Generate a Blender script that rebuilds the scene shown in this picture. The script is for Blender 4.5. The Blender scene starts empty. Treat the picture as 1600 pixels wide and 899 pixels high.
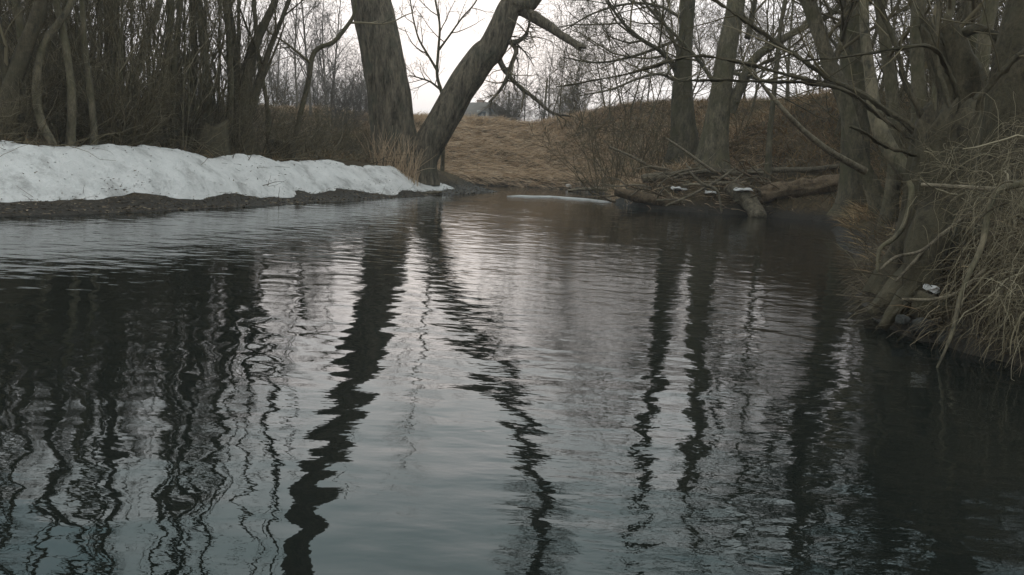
import bpy, math, numpy as np
from mathutils import Matrix, Vector

# ------------------------------------------------------------------ camera, sky, sun, exposure
SC = bpy.context.scene
COL = SC.collection
FPX = 1386.0                       # focal length in photo pixels (1600 wide)
PITCH = math.atan(211.5 / FPX)
ROLL = math.radians(3.5)
CAMH = 1.1
_F = np.array([0, math.cos(PITCH), -math.sin(PITCH)])
_U0 = np.array([0, math.sin(PITCH), math.cos(PITCH)])
_R0 = np.array([1.0, 0, 0])
_R = math.cos(ROLL) * _R0 + math.sin(ROLL) * _U0
_U = -math.sin(ROLL) * _R0 + math.cos(ROLL) * _U0
CPOS = np.array([0, 0, CAMH])

cam_d = bpy.data.cameras.new("camera")
cam_d.sensor_width = 36.0
cam_d.lens = 36.0 * FPX / 1600.0
cam_d.clip_start = 0.05
cam_d.clip_end = 3000
cam = bpy.data.objects.new("camera", cam_d)
COL.objects.link(cam)
m3 = Matrix((_R, _U, -_F)).transposed()
cam.matrix_world = Matrix.Translation(Vector(CPOS)) @ m3.to_4x4()
SC.camera = cam

SUN_EL, SUN_AZ = math.radians(4), math.radians(-4)   # azimuth from +Y, clockwise seen from above
w = bpy.data.worlds.new("World")
SC.world = w
w.use_nodes = True
nt = w.node_tree
nt.nodes.clear()
sky = nt.nodes.new("ShaderNodeTexSky")
sky.sky_type = 'NISHITA'
sky.sun_disc = False
sky.sun_elevation = SUN_EL
sky.sun_rotation = SUN_AZ
sky.air_density = 1.3
sky.dust_density = 5.0
sky.ozone_density = 3.0
# thin even overcast over the clear sky: pale at the horizon, dusky blue grey overhead, faint cloud mottling
tco = nt.nodes.new("ShaderNodeTexCoord")
sep = nt.nodes.new("ShaderNodeSeparateXYZ")
nt.links.new(tco.outputs['Generated'], sep.inputs[0])
ov = nt.nodes.new("ShaderNodeValToRGB")
ove = ov.color_ramp.elements
for _ in range(2):
    ove.new(0.5)
for q_, (p_, c_) in zip(ove, [(0.0, (0.85, 0.825, 0.825)), (0.20, (0.93, 0.905, 0.92)), (0.46, (0.46, 0.68, 0.72)), (1.0, (0.90, 0.89, 0.90))]):
    q_.position = p_
    q_.color = (*c_, 1)
nt.links.new(sep.outputs['Z'], ov.inputs['Fac'])
cn = nt.nodes.new("ShaderNodeTexNoise")
cn.inputs['Scale'].default_value = 2.2
cn.inputs['Detail'].default_value = 4.0
nt.links.new(tco.outputs['Generated'], cn.inputs['Vector'])
cm_ = nt.nodes.new("ShaderNodeMapRange")
cm_.inputs['To Min'].default_value = 0.85 * 6.3
cm_.inputs['To Max'].default_value = 1.15 * 6.3
nt.links.new(cn.outputs['Fac'], cm_.inputs['Value'])
vm = nt.nodes.new("ShaderNodeVectorMath")
vm.operation = 'SCALE'
nt.links.new(ov.outputs[0], vm.inputs[0])
nt.links.new(cm_.outputs[0], vm.inputs['Scale'])
hsv = nt.nodes.new("ShaderNodeMix")
hsv.data_type = 'RGBA'
hsv.inputs[0].default_value = 0.94
bg = nt.nodes.new("ShaderNodeBackground")
bg.inputs['Strength'].default_value = 0.14
wo = nt.nodes.new("ShaderNodeOutputWorld")
nt.links.new(sky.outputs[0], hsv.inputs[6])
nt.links.new(vm.outputs[0], hsv.inputs[7])
nt.links.new(hsv.outputs[2], bg.inputs['Color'])
nt.links.new(bg.outputs[0], wo.inputs['Surface'])

sun_d = bpy.data.lights.new("sun", 'SUN')
sun_d.energy = 0.2
sun_d.angle = math.radians(60)
sun_d.color = (1.0, 0.94, 0.87)
sun = bpy.data.objects.new("sun", sun_d)
COL.objects.link(sun)
sd = Vector((math.sin(SUN_AZ) * math.cos(SUN_EL), math.cos(SUN_AZ) * math.cos(SUN_EL), math.sin(SUN_EL)))
sun.rotation_euler = sd.to_track_quat('Z', 'Y').to_euler()
sun.location = (0, -20, 30)

SC.view_settings.view_transform = 'Standard'
SC.view_settings.look = 'None'
SC.view_settings.gamma = 1.0
SC.view_settings.exposure = 0.86
SC.view_settings.use_curve_mapping = False
SC.cycles.max_bounces = 5
SC.cycles.diffuse_bounces = 2
SC.cycles.glossy_bounces = 2

# ------------------------------------------------------------------ helpers
def ray(u, v):
    return _F + (u - 800) / FPX * _R + (449.5 - v) / FPX * _U
def P(u, v, Y):
    """world point standing at distance Y in front of the lens"""
    d = ray(u, v)
    return CPOS + d * (Y / d[1])
def M(u, v, Y):
    """real point whose mirror image in the water is seen at (u, v)"""
    q = P(u, v, Y)
    q[2] *= -1
    return q

def vnoise(p, seed=0):
    """value noise, p (..., 3), range -1..1"""
    p = np.asarray(p, float)
    i = np.floor(p).astype(np.int64)
    f = p - i
    f = f * f * (3 - 2 * f)
    out = 0
    for dx in (0, 1):
        for dy in (0, 1):
            for dz in (0, 1):
                n = ((i[..., 0] + dx) * 374761393 + (i[..., 1] + dy) * 668265263 + (i[..., 2] + dz) * 2147483647 + seed * 974711) & 0xffffffff
                n = ((n ^ (n >> 13)) * 1274126177) & 0xffffffff
                n = (n ^ (n >> 16)) & 0xffffffff
                h = n / 2147483647.5 - 1.0
                out = out + h * (f[..., 0] if dx else 1 - f[..., 0]) * (f[..., 1] if dy else 1 - f[..., 1]) * (f[..., 2] if dz else 1 - f[..., 2])
    return out
def fbm(x, y, s, o=4, seed=0):
    r, a = 0, 1.0
    for k in range(o):
        r = r + a * vnoise(np.stack([np.asarray(x) * s, np.asarray(y) * s, np.full(np.shape(x), 0.37 + k)], -1), seed + k)
        s *= 2.03
        a *= 0.5
    return r
def sstep(a, b, x):
    t = np.clip((x - a) / (b - a), 0, 1)
    return t * t * (3 - 2 * t)

def tag(o, label=None, cat=None, group=None, kind=None):
    if label: o["label"] = label
    if cat: o["category"] = cat
    if group: o["group"] = group
    if kind: o["kind"] = kind
    return o
def link(name, data, mat=None, parent=None):
    o = bpy.data.objects.new(name, data)
    COL.objects.link(o)
    if mat is not None and data is not None and not data.materials:
        data.materials.append(mat)
    o.parent = parent
    return o
def empty(name, loc, label, cat, group=None):
    o = bpy.data.objects.new(name, None)
    COL.objects.link(o)
    o.empty_display_size = 0.1
    o.location = loc
    return tag(o, label, cat, group)
def mesh_np(name, V, faces_list, smooth=True):
    """faces_list: list of int arrays (n, k)"""
    me = bpy.data.meshes.new(name)
    V = np.ascontiguousarray(V, np.float32)
    me.vertices.add(len(V))
    me.vertices.foreach_set("co", V.ravel())
    loops = np.concatenate([f.ravel() for f in faces_list]).astype(np.int32)
    tot = np.concatenate([np.full(len(f), f.shape[1], np.int32) for f in faces_list])
    st = np.concatenate([[0], np.cumsum(tot)[:-1]]).astype(np.int32)
    me.loops.add(len(loops))
    me.loops.foreach_set("vertex_index", loops)
    me.polygons.add(len(tot))
    me.polygons.foreach_set("loop_start", st)
    me.polygons.foreach_set("loop_total", tot)
    if smooth:
        me.polygons.foreach_set("use_smooth", np.ones(len(tot), bool))
    me.update()
    me.validate()
    return me
def norm(a):
    return a / np.maximum(np.linalg.norm(a, axis=-1, keepdims=True), 1e-9)

class Tubes:
    """collects polylines with radii, builds them as one mesh"""
    def __init__(s):
        s.b = {}
    def add(s, pts, rad, sides=4):
        pts = np.asarray(pts, float)
        s.b.setdefault((len(pts), sides), []).append((pts, np.asarray(rad, float)))
    def empty(s):
        return not s.b
    def mesh(s, name, origin=(0, 0, 0)):
        VV, FF, off = [], [], 0
        for (n, k), L in s.b.items():
            Pn = np.stack([a for a, _ in L]) - np.asarray(origin)
            Rn = np.stack([r for _, r in L])
            m = len(L)
            T = np.empty_like(Pn)
            T[:, 1:-1] = Pn[:, 2:] - Pn[:, :-2]
            T[:, 0] = Pn[:, 1] - Pn[:, 0]
            T[:, -1] = Pn[:, -1] - Pn[:, -2]
            T = norm(T)
            mean = norm(Pn[:, -1] - Pn[:, 0])
            ax = np.argmin(np.abs(mean), axis=1)
            ref = np.eye(3)[ax][:, None, :]
            A = norm(np.cross(T, ref))
            B = np.cross(T, A)
            ang = np.arange(k) * 2 * np.pi / k
            V = Pn[:, :, None, :] + Rn[:, :, None, None] * (A[:, :, None, :] * np.cos(ang)[None, None, :, None] + B[:, :, None, :] * np.sin(ang)[None, None, :, None])
            VV.append(V.reshape(-1, 3))
            base = (np.arange(m) * n * k)[:, None, None] + (np.arange(n - 1) * k)[None, :, None]
            j = np.arange(k)[None, None, :]
            j2 = (j + 1) % k
            q = np.stack([base + j, base + j2, base + k + j2, base + k + j], -1).reshape(-1, 4) + off
            FF.append(q)
            if k >= 4:
                cap = (np.arange(m) * n * k)[:, None] + (n - 1) * k + np.arange(k)[None, :] + off
                FF.append(cap)
            off += m * n * k
        return mesh_np(name, np.concatenate(VV), FF)

# ------------------------------------------------------------------ materials
def new_mat(name):
    m = bpy.data.materials.new(name)
    m.use_nodes = True
    return m, m.node_tree, m.node_tree.nodes["Principled BSDF"]
def nd(t, typ, **kw):
    n = t.nodes.new(typ)
    for k, v in kw.items():
        if k.startswith('i_'):
            n.inputs[k[2:].replace('_', ' ')].default_value = v
        else:
            setattr(n, k, v)
    return n
def ramp(t, stops, src=None):
    r = t.nodes.new("ShaderNodeValToRGB")
    e = r.color_ramp.elements
    while len(e) < len(stops):
        e.new(0.5)
    for q, (p, c) in zip(e, stops):
        q.position = p
        q.color = (*c, 1)
    if src is not None:
        t.links.new(src, r.inputs['Fac'])
    return r
def bark_mat(name, dark, light, moss=None, zs=0.25, scale=9.0, bump=0.02, moss_amt=0.5):
    m, t, b = new_mat(name)
    tc = nd(t, "ShaderNodeTexCoord")
    mp = nd(t, "ShaderNodeMapping")
    mp.inputs['Scale'].default_value = (1, 1, zs)
    t.links.new(tc.outputs['Object'], mp.inputs['Vector'])
    n1 = nd(t, "ShaderNodeTexNoise", i_Scale=scale, i_Detail=6.0, i_Roughness=0.65)
    t.links.new(mp.outputs[0], n1.inputs['Vector'])
    n3 = nd(t, "ShaderNodeTexNoise", i_Scale=scale * 4.5, i_Detail=5.0, i_Roughness=0.7)
    t.links.new(mp.outputs[0], n3.inputs['Vector'])
    av = nd(t, "ShaderNodeMix", data_type='FLOAT')
    av.inputs[0].default_value = 0.45
    t.links.new(n1.outputs['Fac'], av.inputs[2])
    t.links.new(n3.outputs['Fac'], av.inputs[3])
    cr = ramp(t, [(0.38, tuple(c * 0.8 for c in dark)), (0.62, tuple(c * 1.2 for c in light))], av.outputs[0])
    col = cr.outputs[0]
    oi = nd(t, "ShaderNodeObjectInfo")
    mx0 = nd(t, "ShaderNodeHueSaturation")
    mr = nd(t, "ShaderNodeMapRange")
    mr.inputs['To Min'].default_value = 0.75
    mr.inputs['To Max'].default_value = 1.3
    t.links.new(oi.outputs['Random'], mr.inputs['Value'])
    t.links.new(mr.outputs[0], mx0.inputs['Value'])
    t.links.new(col, mx0.inputs['Color'])
    col = mx0.outputs[0]
    if moss:
        n2 = nd(t, "ShaderNodeTexNoise", i_Scale=2.3, i_Detail=4.0, i_Roughness=0.6)
        t.links.new(tc.outputs['Object'], n2.inputs['Vector'])
        fr = ramp(t, [(0.62 - 0.3 * moss_amt, (0, 0, 0)), (0.72, (1, 1, 1))], n2.outputs['Fac'])
        mx = nd(t, "ShaderNodeMix", data_type='RGBA')
        t.links.new(fr.outputs[0], mx.inputs[0])
        t.links.new(col, mx.inputs[6])
        mx.inputs[7].default_value = (*moss, 1)
        col = mx.outputs[2]
    t.links.new(col, b.inputs['Base Color'])
    b.inputs['Roughness'].default_value = 0.9
    b.inputs['Specular IOR Level'].default_value = 0.2
    if bump:
        bp = nd(t, "ShaderNodeBump")
        bp.inputs['Distance'].default_value = bump * 1.6
        t.links.new(av.outputs[0], bp.inputs['Height'])
        t.links.new(bp.outputs[0], b.inputs['Normal'])
    return m
def island_mat(name, stops, rough=0.85):
    """dry stems and leaves, each with its own tint"""
    m, t, b = new_mat(name)
    g = nd(t, "ShaderNodeNewGeometry")
    r = ramp(t, stops, g.outputs['Random Per Island'])
    t.links.new(r.outputs[0], b.inputs['Base Color'])
    b.inputs['Roughness'].default_value = rough
    b.inputs['Specular IOR Level'].default_value = 0.25
    return m

MAT = {}
MAT['willow'] = bark_mat("willow_bark", (0.028, 0.022, 0.016), (0.19, 0.152, 0.108), (0.075, 0.072, 0.05), zs=0.16, scale=11, bump=0.03, moss_amt=0.35)
MAT['alder'] = bark_mat("alder_bark", (0.040, 0.036, 0.026), (0.135, 0.108, 0.070), (0.078, 0.070, 0.036), zs=0.4, scale=8, bump=0.012, moss_amt=0.6)
MAT['pale'] = bark_mat("pale_bark", (0.05, 0.042, 0.028), (0.165, 0.14, 0.098), (0.085, 0.078, 0.042), zs=0.4, scale=8, bump=0.01, moss_amt=0.3)
MAT['moss'] = bark_mat("mossy_bark", (0.022, 0.017, 0.011), (0.10, 0.079, 0.050), (0.066, 0.056, 0.034), zs=0.6, scale=10, bump=0.02, moss_amt=0.9)
MAT['rot'] = bark_mat("rotten_wood", (0.055, 0.036, 0.022), (0.17, 0.12, 0.075), None, zs=1.0, scale=9, bump=0.02)
MAT['drift'] = bark_mat("driftwood", (0.06, 0.046, 0.03), (0.19, 0.155, 0.108), None, zs=1.0, scale=12, bump=0.006)
MAT['twig'] = island_mat("twig_bark", [(0.0, (0.045, 0.035, 0.019)), (0.6, (0.118, 0.092, 0.052)), (0.9, (0.17, 0.137, 0.086)), (1.0, (0.26, 0.21, 0.14))])
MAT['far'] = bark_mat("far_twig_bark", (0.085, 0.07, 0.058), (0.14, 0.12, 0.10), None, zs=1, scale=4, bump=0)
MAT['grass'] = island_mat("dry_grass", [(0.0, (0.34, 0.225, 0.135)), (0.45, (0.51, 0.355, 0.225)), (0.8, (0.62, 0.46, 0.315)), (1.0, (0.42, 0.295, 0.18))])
MAT['grassd'] = island_mat("shade_brown_grass", [(0.0, (0.16, 0.10, 0.054)), (0.5, (0.31, 0.205, 0.11)), (0.85, (0.42, 0.29, 0.16)), (1.0, (0.19, 0.145, 0.07))])  # darker than the dry grass, tree shade of the right slope is in the tint
MAT['grassk'] = island_mat("dark_grass", [(0.0, (0.035, 0.026, 0.016)), (0.6, (0.085, 0.064, 0.038)), (0.92, (0.14, 0.107, 0.065)), (1.0, (0.24, 0.19, 0.12))])  # darkest grass tints, for the edge of the near right bank
MAT['stem'] = island_mat("dry_stem", [(0.0, (0.05, 0.038, 0.022)), (0.5, (0.13, 0.103, 0.062)), (0.9, (0.22, 0.18, 0.115)), (1.0, (0.30, 0.25, 0.17))])
MAT['litter'] = island_mat("leaf_litter", [(0.0, (0.035, 0.027, 0.018)), (0.5, (0.10, 0.075, 0.05)), (0.9, (0.19, 0.145, 0.10)), (1.0, (0.30, 0.24, 0.17))])

def ground_mat():
    m, t, b = new_mat("bank_soil")
    tc = nd(t, "ShaderNodeTexCoord")
    n1 = nd(t, "ShaderNodeTexNoise", i_Scale=0.9, i_Detail=8.0, i_Roughness=0.7)
    n2 = nd(t, "ShaderNodeTexNoise", i_Scale=14.0, i_Detail=6.0, i_Roughness=0.7)
    for n in (n1, n2):
        t.links.new(tc.outputs['Object'], n.inputs['Vector'])
    c1 = ramp(t, [(0.35, (0.045, 0.035, 0.022)), (0.65, (0.115, 0.085, 0.052))], n1.outputs['Fac'])
    c2 = ramp(t, [(0.3, (0.45, 0.45, 0.45)), (0.7, (1.35, 1.3, 1.2))], n2.outputs['Fac'])
    mx = nd(t, "ShaderNodeMix", data_type='RGBA', blend_type='MULTIPLY')
    mx.inputs[0].default_value = 1
    t.links.new(c1.outputs[0], mx.inputs[6])
    t.links.new(c2.outputs[0], mx.inputs[7])
    # wet mud close to the water level
    sp = nd(t, "ShaderNodeSeparateXYZ")
    t.links.new(tc.outputs['Object'], sp.inputs[0])
    ad = nd(t, "ShaderNodeMath", operation='MULTIPLY_ADD')
    t.links.new(n2.outputs['Fac'], ad.inputs[0])
    ad.inputs[1].default_value = 0.25
    t.links.new(sp.outputs['Z'], ad.inputs[2])
    wet = nd(t, "ShaderNodeMapRange")
    wet.inputs['From Min'].default_value = 0.22
    wet.inputs['From Max'].default_value = 0.42
    t.links.new(ad.outputs[0], wet.inputs['Value'])
    mx2 = nd(t, "ShaderNodeMix", data_type='RGBA')
    t.links.new(wet.outputs[0], mx2.inputs[0])
    mx2.inputs[6].default_value = (0.042, 0.035, 0.028, 1)
    b.inputs['Specular IOR Level'].default_value = 0.12
    t.links.new(mx.outputs[2], mx2.inputs[7])
    t.links.new(mx2.outputs[2], b.inputs['Base Color'])
    rr = nd(t, "ShaderNodeMapRange")
    rr.inputs['To Min'].default_value = 0.6
    rr.inputs['To Max'].default_value = 0.95
    t.links.new(wet.outputs[0], rr.inputs['Value'])
    t.links.new(rr.outputs[0], b.inputs['Roughness'])
    bp = nd(t, "ShaderNodeBump")
    bp.inputs['Distance'].default_value = 0.05
    t.links.new(n2.outputs['Fac'], bp.inputs['Height'])
    t.links.new(bp.outputs[0], b.inputs['Normal'])
    return m
MAT['ground'] = ground_mat()

def snow_mat():
    m, t, b = new_mat("old_snow")
    tc = nd(t, "ShaderNodeTexCoord")
    n1 = nd(t, "ShaderNodeTexNoise", i_Scale=2.5, i_Detail=8.0, i_Roughness=0.7)
    n2 = nd(t, "ShaderNodeTexNoise", i_Scale=30.0, i_Detail=4.0, i_Roughness=0.7)
    for n in (n1, n2):
        t.links.new(tc.outputs['Object'], n.inputs['Vector'])
    c = ramp(t, [(0.36, (0.40, 0.375, 0.355)), (0.48, (0.63, 0.60, 0.575)), (0.7, (0.76, 0.72, 0.69))], n1.outputs['Fac'])
    d = ramp(t, [(0.30, (0.30, 0.25, 0.20)), (0.40, (1, 1, 1))], n2.outputs['Fac'])
    mx = nd(t, "ShaderNodeMix", data_type='RGBA', blend_type='MULTIPLY')
    mx.inputs[0].default_value = 0.4
    t.links.new(c.outputs[0], mx.inputs[6])
    t.links.new(d.outputs[0], mx.inputs[7])
    t.links.new(mx.outputs[2], b.inputs['Base Color'])
    b.inputs['Roughness'].default_value = 0.75
    ad = nd(t, "ShaderNodeMath", operation='MULTIPLY_ADD')
    t.links.new(n2.outputs['Fac'], ad.inputs[0])
    ad.inputs[1].default_value = 0.15
    t.links.new(n1.outputs['Fac'], ad.inputs[2])
    bp = nd(t, "ShaderNodeBump")
    bp.inputs['Distance'].default_value = 0.12
    t.links.new(ad.outputs[0], bp.inputs['Height'])
    t.links.new(bp.outputs[0], b.inputs['Normal'])
    return m
MAT['snow'] = snow_mat()

def water_mat():
    m, t, b = new_mat("river_water")
    b.inputs['Base Color'].default_value = (0.006, 0.008, 0.007, 1)
    b.inputs['Roughness'].default_value = 0.03
    b.inputs['IOR'].default_value = 1.333
    tc = nd(t, "ShaderNodeTexCoord")
    def noise(scale, sx, sy, det, rough, off=0.0, dist=0.0):
        mp = nd(t, "ShaderNodeMapping")
        mp.inputs['Scale'].default_value = (sx, sy, 1)
        mp.inputs['Location'].default_value = (off, off * 1.7, off)
        t.links.new(tc.outputs['Object'], mp.inputs['Vector'])
        n = nd(t, "ShaderNodeTexNoise", i_Scale=scale, i_Detail=det, i_Roughness=rough, i_Distortion=dist)
        t.links.new(mp.outputs[0], n.inputs['Vector'])
        return n.outputs['Fac']
    def mul(a, k):
        n = nd(t, "ShaderNodeMath", operation='MULTIPLY')
        t.links.new(a, n.inputs[0])
        if isinstance(k, (int, float)):
            n.inputs[1].default_value = k
        else:
            t.links.new(k, n.inputs[1])
        return n.outputs[0]
    def add(a, c):
        n = nd(t, "ShaderNodeMath", operation='ADD')
        t.links.new(a, n.inputs[0])
        t.links.new(c, n.inputs[1])
        return n.outputs[0]
    swell = mul(noise(1.0, 0.8, 1.0, 1.0, 0.4), 0.010)
    wob = mul(noise(3.6, 0.85, 1.0, 0.8, 0.45, 3.1, 0.3), 0.0066)
    rip = mul(noise(10.0, 0.5, 1.0, 1.5, 0.5, 7.7, 0.4), 0.0037)
    fine = mul(noise(34.0, 0.5, 1.0, 2.0, 0.5, 1.3), 0.0010)
    patch = nd(t, "ShaderNodeMapRange")
    patch.inputs['From Min'].default_value = 0.36
    patch.inputs['From Max'].default_value = 0.58
    patch.inputs['To Min'].default_value = 0.35
    patch.inputs['To Max'].default_value = 1.0
    t.links.new(noise(0.28, 1.0, 0.8, 3.0, 0.55, 4.4, 0.5), patch.inputs['Value'])
    rgh = nd(t, "ShaderNodeMapRange")
    rgh.inputs['From Min'].default_value = 0.35
    rgh.inputs['To Min'].default_value = 0.006
    rgh.inputs['To Max'].default_value = 0.02
    t.links.new(patch.outputs[0], rgh.inputs['Value'])
    t.links.new(rgh.outputs[0], b.inputs['Roughness'])
    curl = mul(noise(7.0, 0.75, 1.0, 0.0, 0.4, 5.9, 0.2), 0.0028)
    # the main thread of the current is rougher than the still water under the left bank
    sx_ = nd(t, "ShaderNodeSeparateXYZ")
    t.links.new(tc.outputs['Object'], sx_.inputs[0])
    def band(src, lo, hi):
        n = nd(t, "ShaderNodeMapRange", interpolation_type='SMOOTHSTEP')
        n.inputs['From Min'].default_value = lo
        n.inputs['From Max'].default_value = hi
        t.links.new(src, n.inputs['Value'])
        return n.outputs[0]
    mxn = nd(t, "ShaderNodeMath", operation='MAXIMUM')
    t.links.new(band(sx_.outputs['X'], -1.2, 0.6), mxn.inputs[0])
    t.links.new(band(sx_.outputs['Y'], 5.5, 9.5), mxn.inputs[1])
    flow = nd(t, "ShaderNodeMapRange")
    flow.inputs['To Min'].default_value = 0.42
    t.links.new(mxn.outputs[0], flow.inputs['Value'])
    h = add(add(add(swell, wob), curl), mul(mul(add(rip, fine), patch.outputs[0]), flow.outputs[0]))
    bp = nd(t, "ShaderNodeBump")
    bp.inputs['Distance'].default_value = 1.0
    t.links.new(h, bp.inputs['Height'])
    t.links.new(bp.outputs[0], b.inputs['Normal'])
    return m
MAT['water'] = water_mat()

# ------------------------------------------------------------------ terrain
LEFT = np.array([(-9, -40), (-8.6, 0), (-7.2, 5), (-6.4, 8), (-5.93, 10.2), (-5.33, 11.2), (-4.67, 12.75), (-3.84, 14.9), (-3.03, 17.0),
                 (-2.3, 19.3), (-1.67, 21.3), (-0.75, 23.4), (-0.45, 24.6), (-1.2, 25.3), (-4, 25.4), (-9, 26.5), (-20, 27), (-60, 24)], float)
RIGHT = np.array([(6, -40), (5, 0), (4.2, 3), (3.6, 4.5), (3.15, 5.3), (2.9, 5.8), (2.75, 6.3), (3.2, 8.1), (3.95, 10), (4.65, 12.1), (5.35, 14.6), (6.1, 17.0),
                  (6.9, 18.6), (6.7, 19.7), (5.6, 20.2), (3.9, 20.1), (2.6, 20.9), (2.4, 22.5), (2.5, 24.6), (2.95, 27.3), (1.75, 29.4), (-0.2, 28.9),
                  (-2.2, 27.6), (-8, 29.5), (-20, 31), (-60, 29)], float)
POLY = np.concatenate([LEFT, RIGHT[::-1]])
def pdist(x, y, line):
    best = np.full(np.shape(x), 1e9)
    for a, b in zip(line[:-1], line[1:]):
        ab = b - a
        tt = np.clip(((x - a[0]) * ab[0] + (y - a[1]) * ab[1]) / (ab @ ab), 0, 1)
        best = np.minimum(best, (x - a[0] - tt * ab[0]) ** 2 + (y - a[1] - tt * ab[1]) ** 2)
    return np.sqrt(best)
def inside(x, y):
    c = np.zeros(np.shape(x), bool)
    n = len(POLY)
    for i in range(n):
        (x1, y1), (x2, y2) = POLY[i], POLY[(i + 1) % n]
        if y1 == y2:
            continue
        k = ((y1 > y) != (y2 > y)) & (x < (x2 - x1) * (y - y1) / (y2 - y1) + x1)
        c ^= k
    return c
def ground_z(x, y, detail=True):
    x = np.asarray(x, float)
    y = np.asarray(y, float)
    dl, dr = pdist(x, y, LEFT), pdist(x, y, RIGHT)
    ins = inside(x, y)
    d = np.minimum(dl, dr)
    wig = 0.13 * fbm(x, y, 0.9, 3, 11) if detail else 0
    dn = np.maximum(d + np.where(d < 3, wig, wig), 0.0)
    # left bank: narrow mud shelf, then a short slope, then level
    hl = 0.75 - 0.10 * sstep(13, 17, y) - 0.20 * sstep(20.0, 24.0, y) + 0.1 * sstep(14, 40, dl)
    zl = 0.07 * sstep(0, 0.5, dn) + (hl - 0.07) * sstep(0.30, 1.5, dn)
    # right and far bank
    near = 1 - sstep(9.5, 17, y)
    hr = near * 0.95 + (1 - near) * (2.25 + 1.05 * sstep(0, 5, x))
    wr = near * 1.3 + (1 - near) * 6.2
    tt = np.clip(dn / wr, 0, 1)
    zr = hr * (0.10 * np.minimum(dn * 3, 1) + 0.90 * (0.55 * tt + 0.45 * tt * tt * (3 - 2 * tt)))
    zr = zr + near * 1.3 * sstep(2.0, 9, dr)
    z = np.where(dl < dr, zl, zr)
    z = np.where(ins, -0.75 * sstep(0, 1.3, d) - 0.03, z)
    if detail:
        z = z + (~ins) * sstep(0.2, 1.5, d) * (0.09 * fbm(x, y, 0.6, 4, 3) + 0.07 * fbm(x, y, 1.7, 3, 4) * sstep(1.6, 2.4, d) + 0.035 * fbm(x, y, 3.1, 3, 8))
        z = z + (~ins) * 0.03 * fbm(x, y, 2.3, 3, 5) * np.where(dl < dr, 0.25 + 0.75 * sstep(0.5, 1.2, dl), 1.0)
    far = sstep(40, 300, np.hypot(x, y))
    z = z + far * 1.2 * fbm(x, y, 0.01, 3, 21)
    return z
def gz(x, y):
    return float(ground_z(np.array([x]), np.array([y]))[0])

def axis(a, b, step, far):
    c = np.arange(a, b + 1e-6, step)
    g = step * np.cumsum(1.25 ** np.arange(1, 60))
    lo = a - g[g < far]
    hi = b + g[g < far]
    return np.concatenate([lo[::-1], c, hi])
gx, gy = axis(-16, 15, 0.16, 500), axis(-2, 42, 0.16, 600)
X, Y = np.meshgrid(gx, gy)
Z = ground_z(X, Y)
nx, ny = len(gx), len(gy)
idx = np.arange(nx * ny).reshape(ny, nx)
quad = np.stack([idx[:-1, :-1], idx[:-1, 1:], idx[1:, 1:], idx[1:, :-1]], -1).reshape(-1, 4)
ground = link("ground", mesh_np("ground", np.stack([X, Y, Z], -1).reshape(-1, 3), [quad]), MAT['ground'])
tag(ground, "brown soil of the river banks under dry grass and thicket", "ground", kind="structure")

wv = np.array([(-90, -60, 0), (60, -60, 0), (60, 45, 0), (-90, 45, 0)], float)
river = link("river", mesh_np("river", wv, [np.array([[0, 1, 2, 3]])]), MAT['water'])
tag(river, "dark rippled river water mirroring bare trees and pale sky", "river", kind="structure")

# snow on the left bank
sx, sy = np.arange(-11.5, 0.3, 0.05), np.arange(8.0, 25.2, 0.05)
X, Y = np.meshgrid(sx, sy)
dl = pdist(X, Y, LEFT)
ins = inside(X, Y)
g0 = ground_z(X, Y)
front = 0.40 + 0.16 * fbm(X, Y, 1.1, 3, 31) + 0.04 * fbm(X, Y, 4.0, 2, 32) - 0.12 * sstep(17, 21, Y)
back = 2.1 + 0.5 * fbm(X, Y, 1.1, 5, 37) - 0.3 * sstep(12, 15, Y) - 0.45 * sstep(19, 22.5, Y) - 0.55 * np.exp(-((Y - 16.6 + 0.5 * fbm(X, Y, 1.3, 3, 71)) / 0.4) ** 2)
th = (0.13 + 0.05 * fbm(X, Y, 0.8, 2, 47)) * sstep(0, 0.32, dl - front) * sstep(0, 0.5, back - dl) * (1 - sstep(21.8, 23.2, Y)) - 0.03
th = th - 0.19 * sstep(0.10, 0.45, fbm(X, Y, 2.6, 5, 41)) * sstep(1.35, 1.75, dl)
th = th + 0.03 * fbm(X, Y, 2.2, 3, 43) * sstep(0.02, 0.1, th) + 0.012 * fbm(X, Y, 8, 3, 45) * sstep(-0.02, 0.06, th) + 0.014 * fbm(X, Y, 3.7, 2, 48) * sstep(0.0, 0.08, th)
keep = (th > -0.028) & ~ins & (Y < 24.6) & (dl < 3.4)
zz = g0 + th
SNOW_KEEP, SNOW_TH, SNOW_Z = keep, th, zz
SNOW_W = 0.02 + 2 * np.clip(fbm(X, Y, 1.0, 3, 77), 0, 1) ** 4 + 0.8 * sstep(1.5, 2.2, dl)
idx = np.arange(X.size).reshape(X.shape)
kq = keep[:-1, :-1] & keep[:-1, 1:] & keep[1:, 1:] & keep[1:, :-1]
quad = np.stack([idx[:-1, :-1], idx[:-1, 1:], idx[1:, 1:], idx[1:, :-1]], -1)[kq]
used = np.unique(quad)
mp_ = np.full(X.size, -1)
mp_[used] = np.arange(len(used))
snow = link("snow", mesh_np("snow", np.stack([X, Y, zz], -1).reshape(-1, 3)[used], [mp_[quad]]), MAT['snow'])
tag(snow, "old grey white snow lying along the left bank", "snow", kind="stuff")

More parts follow.
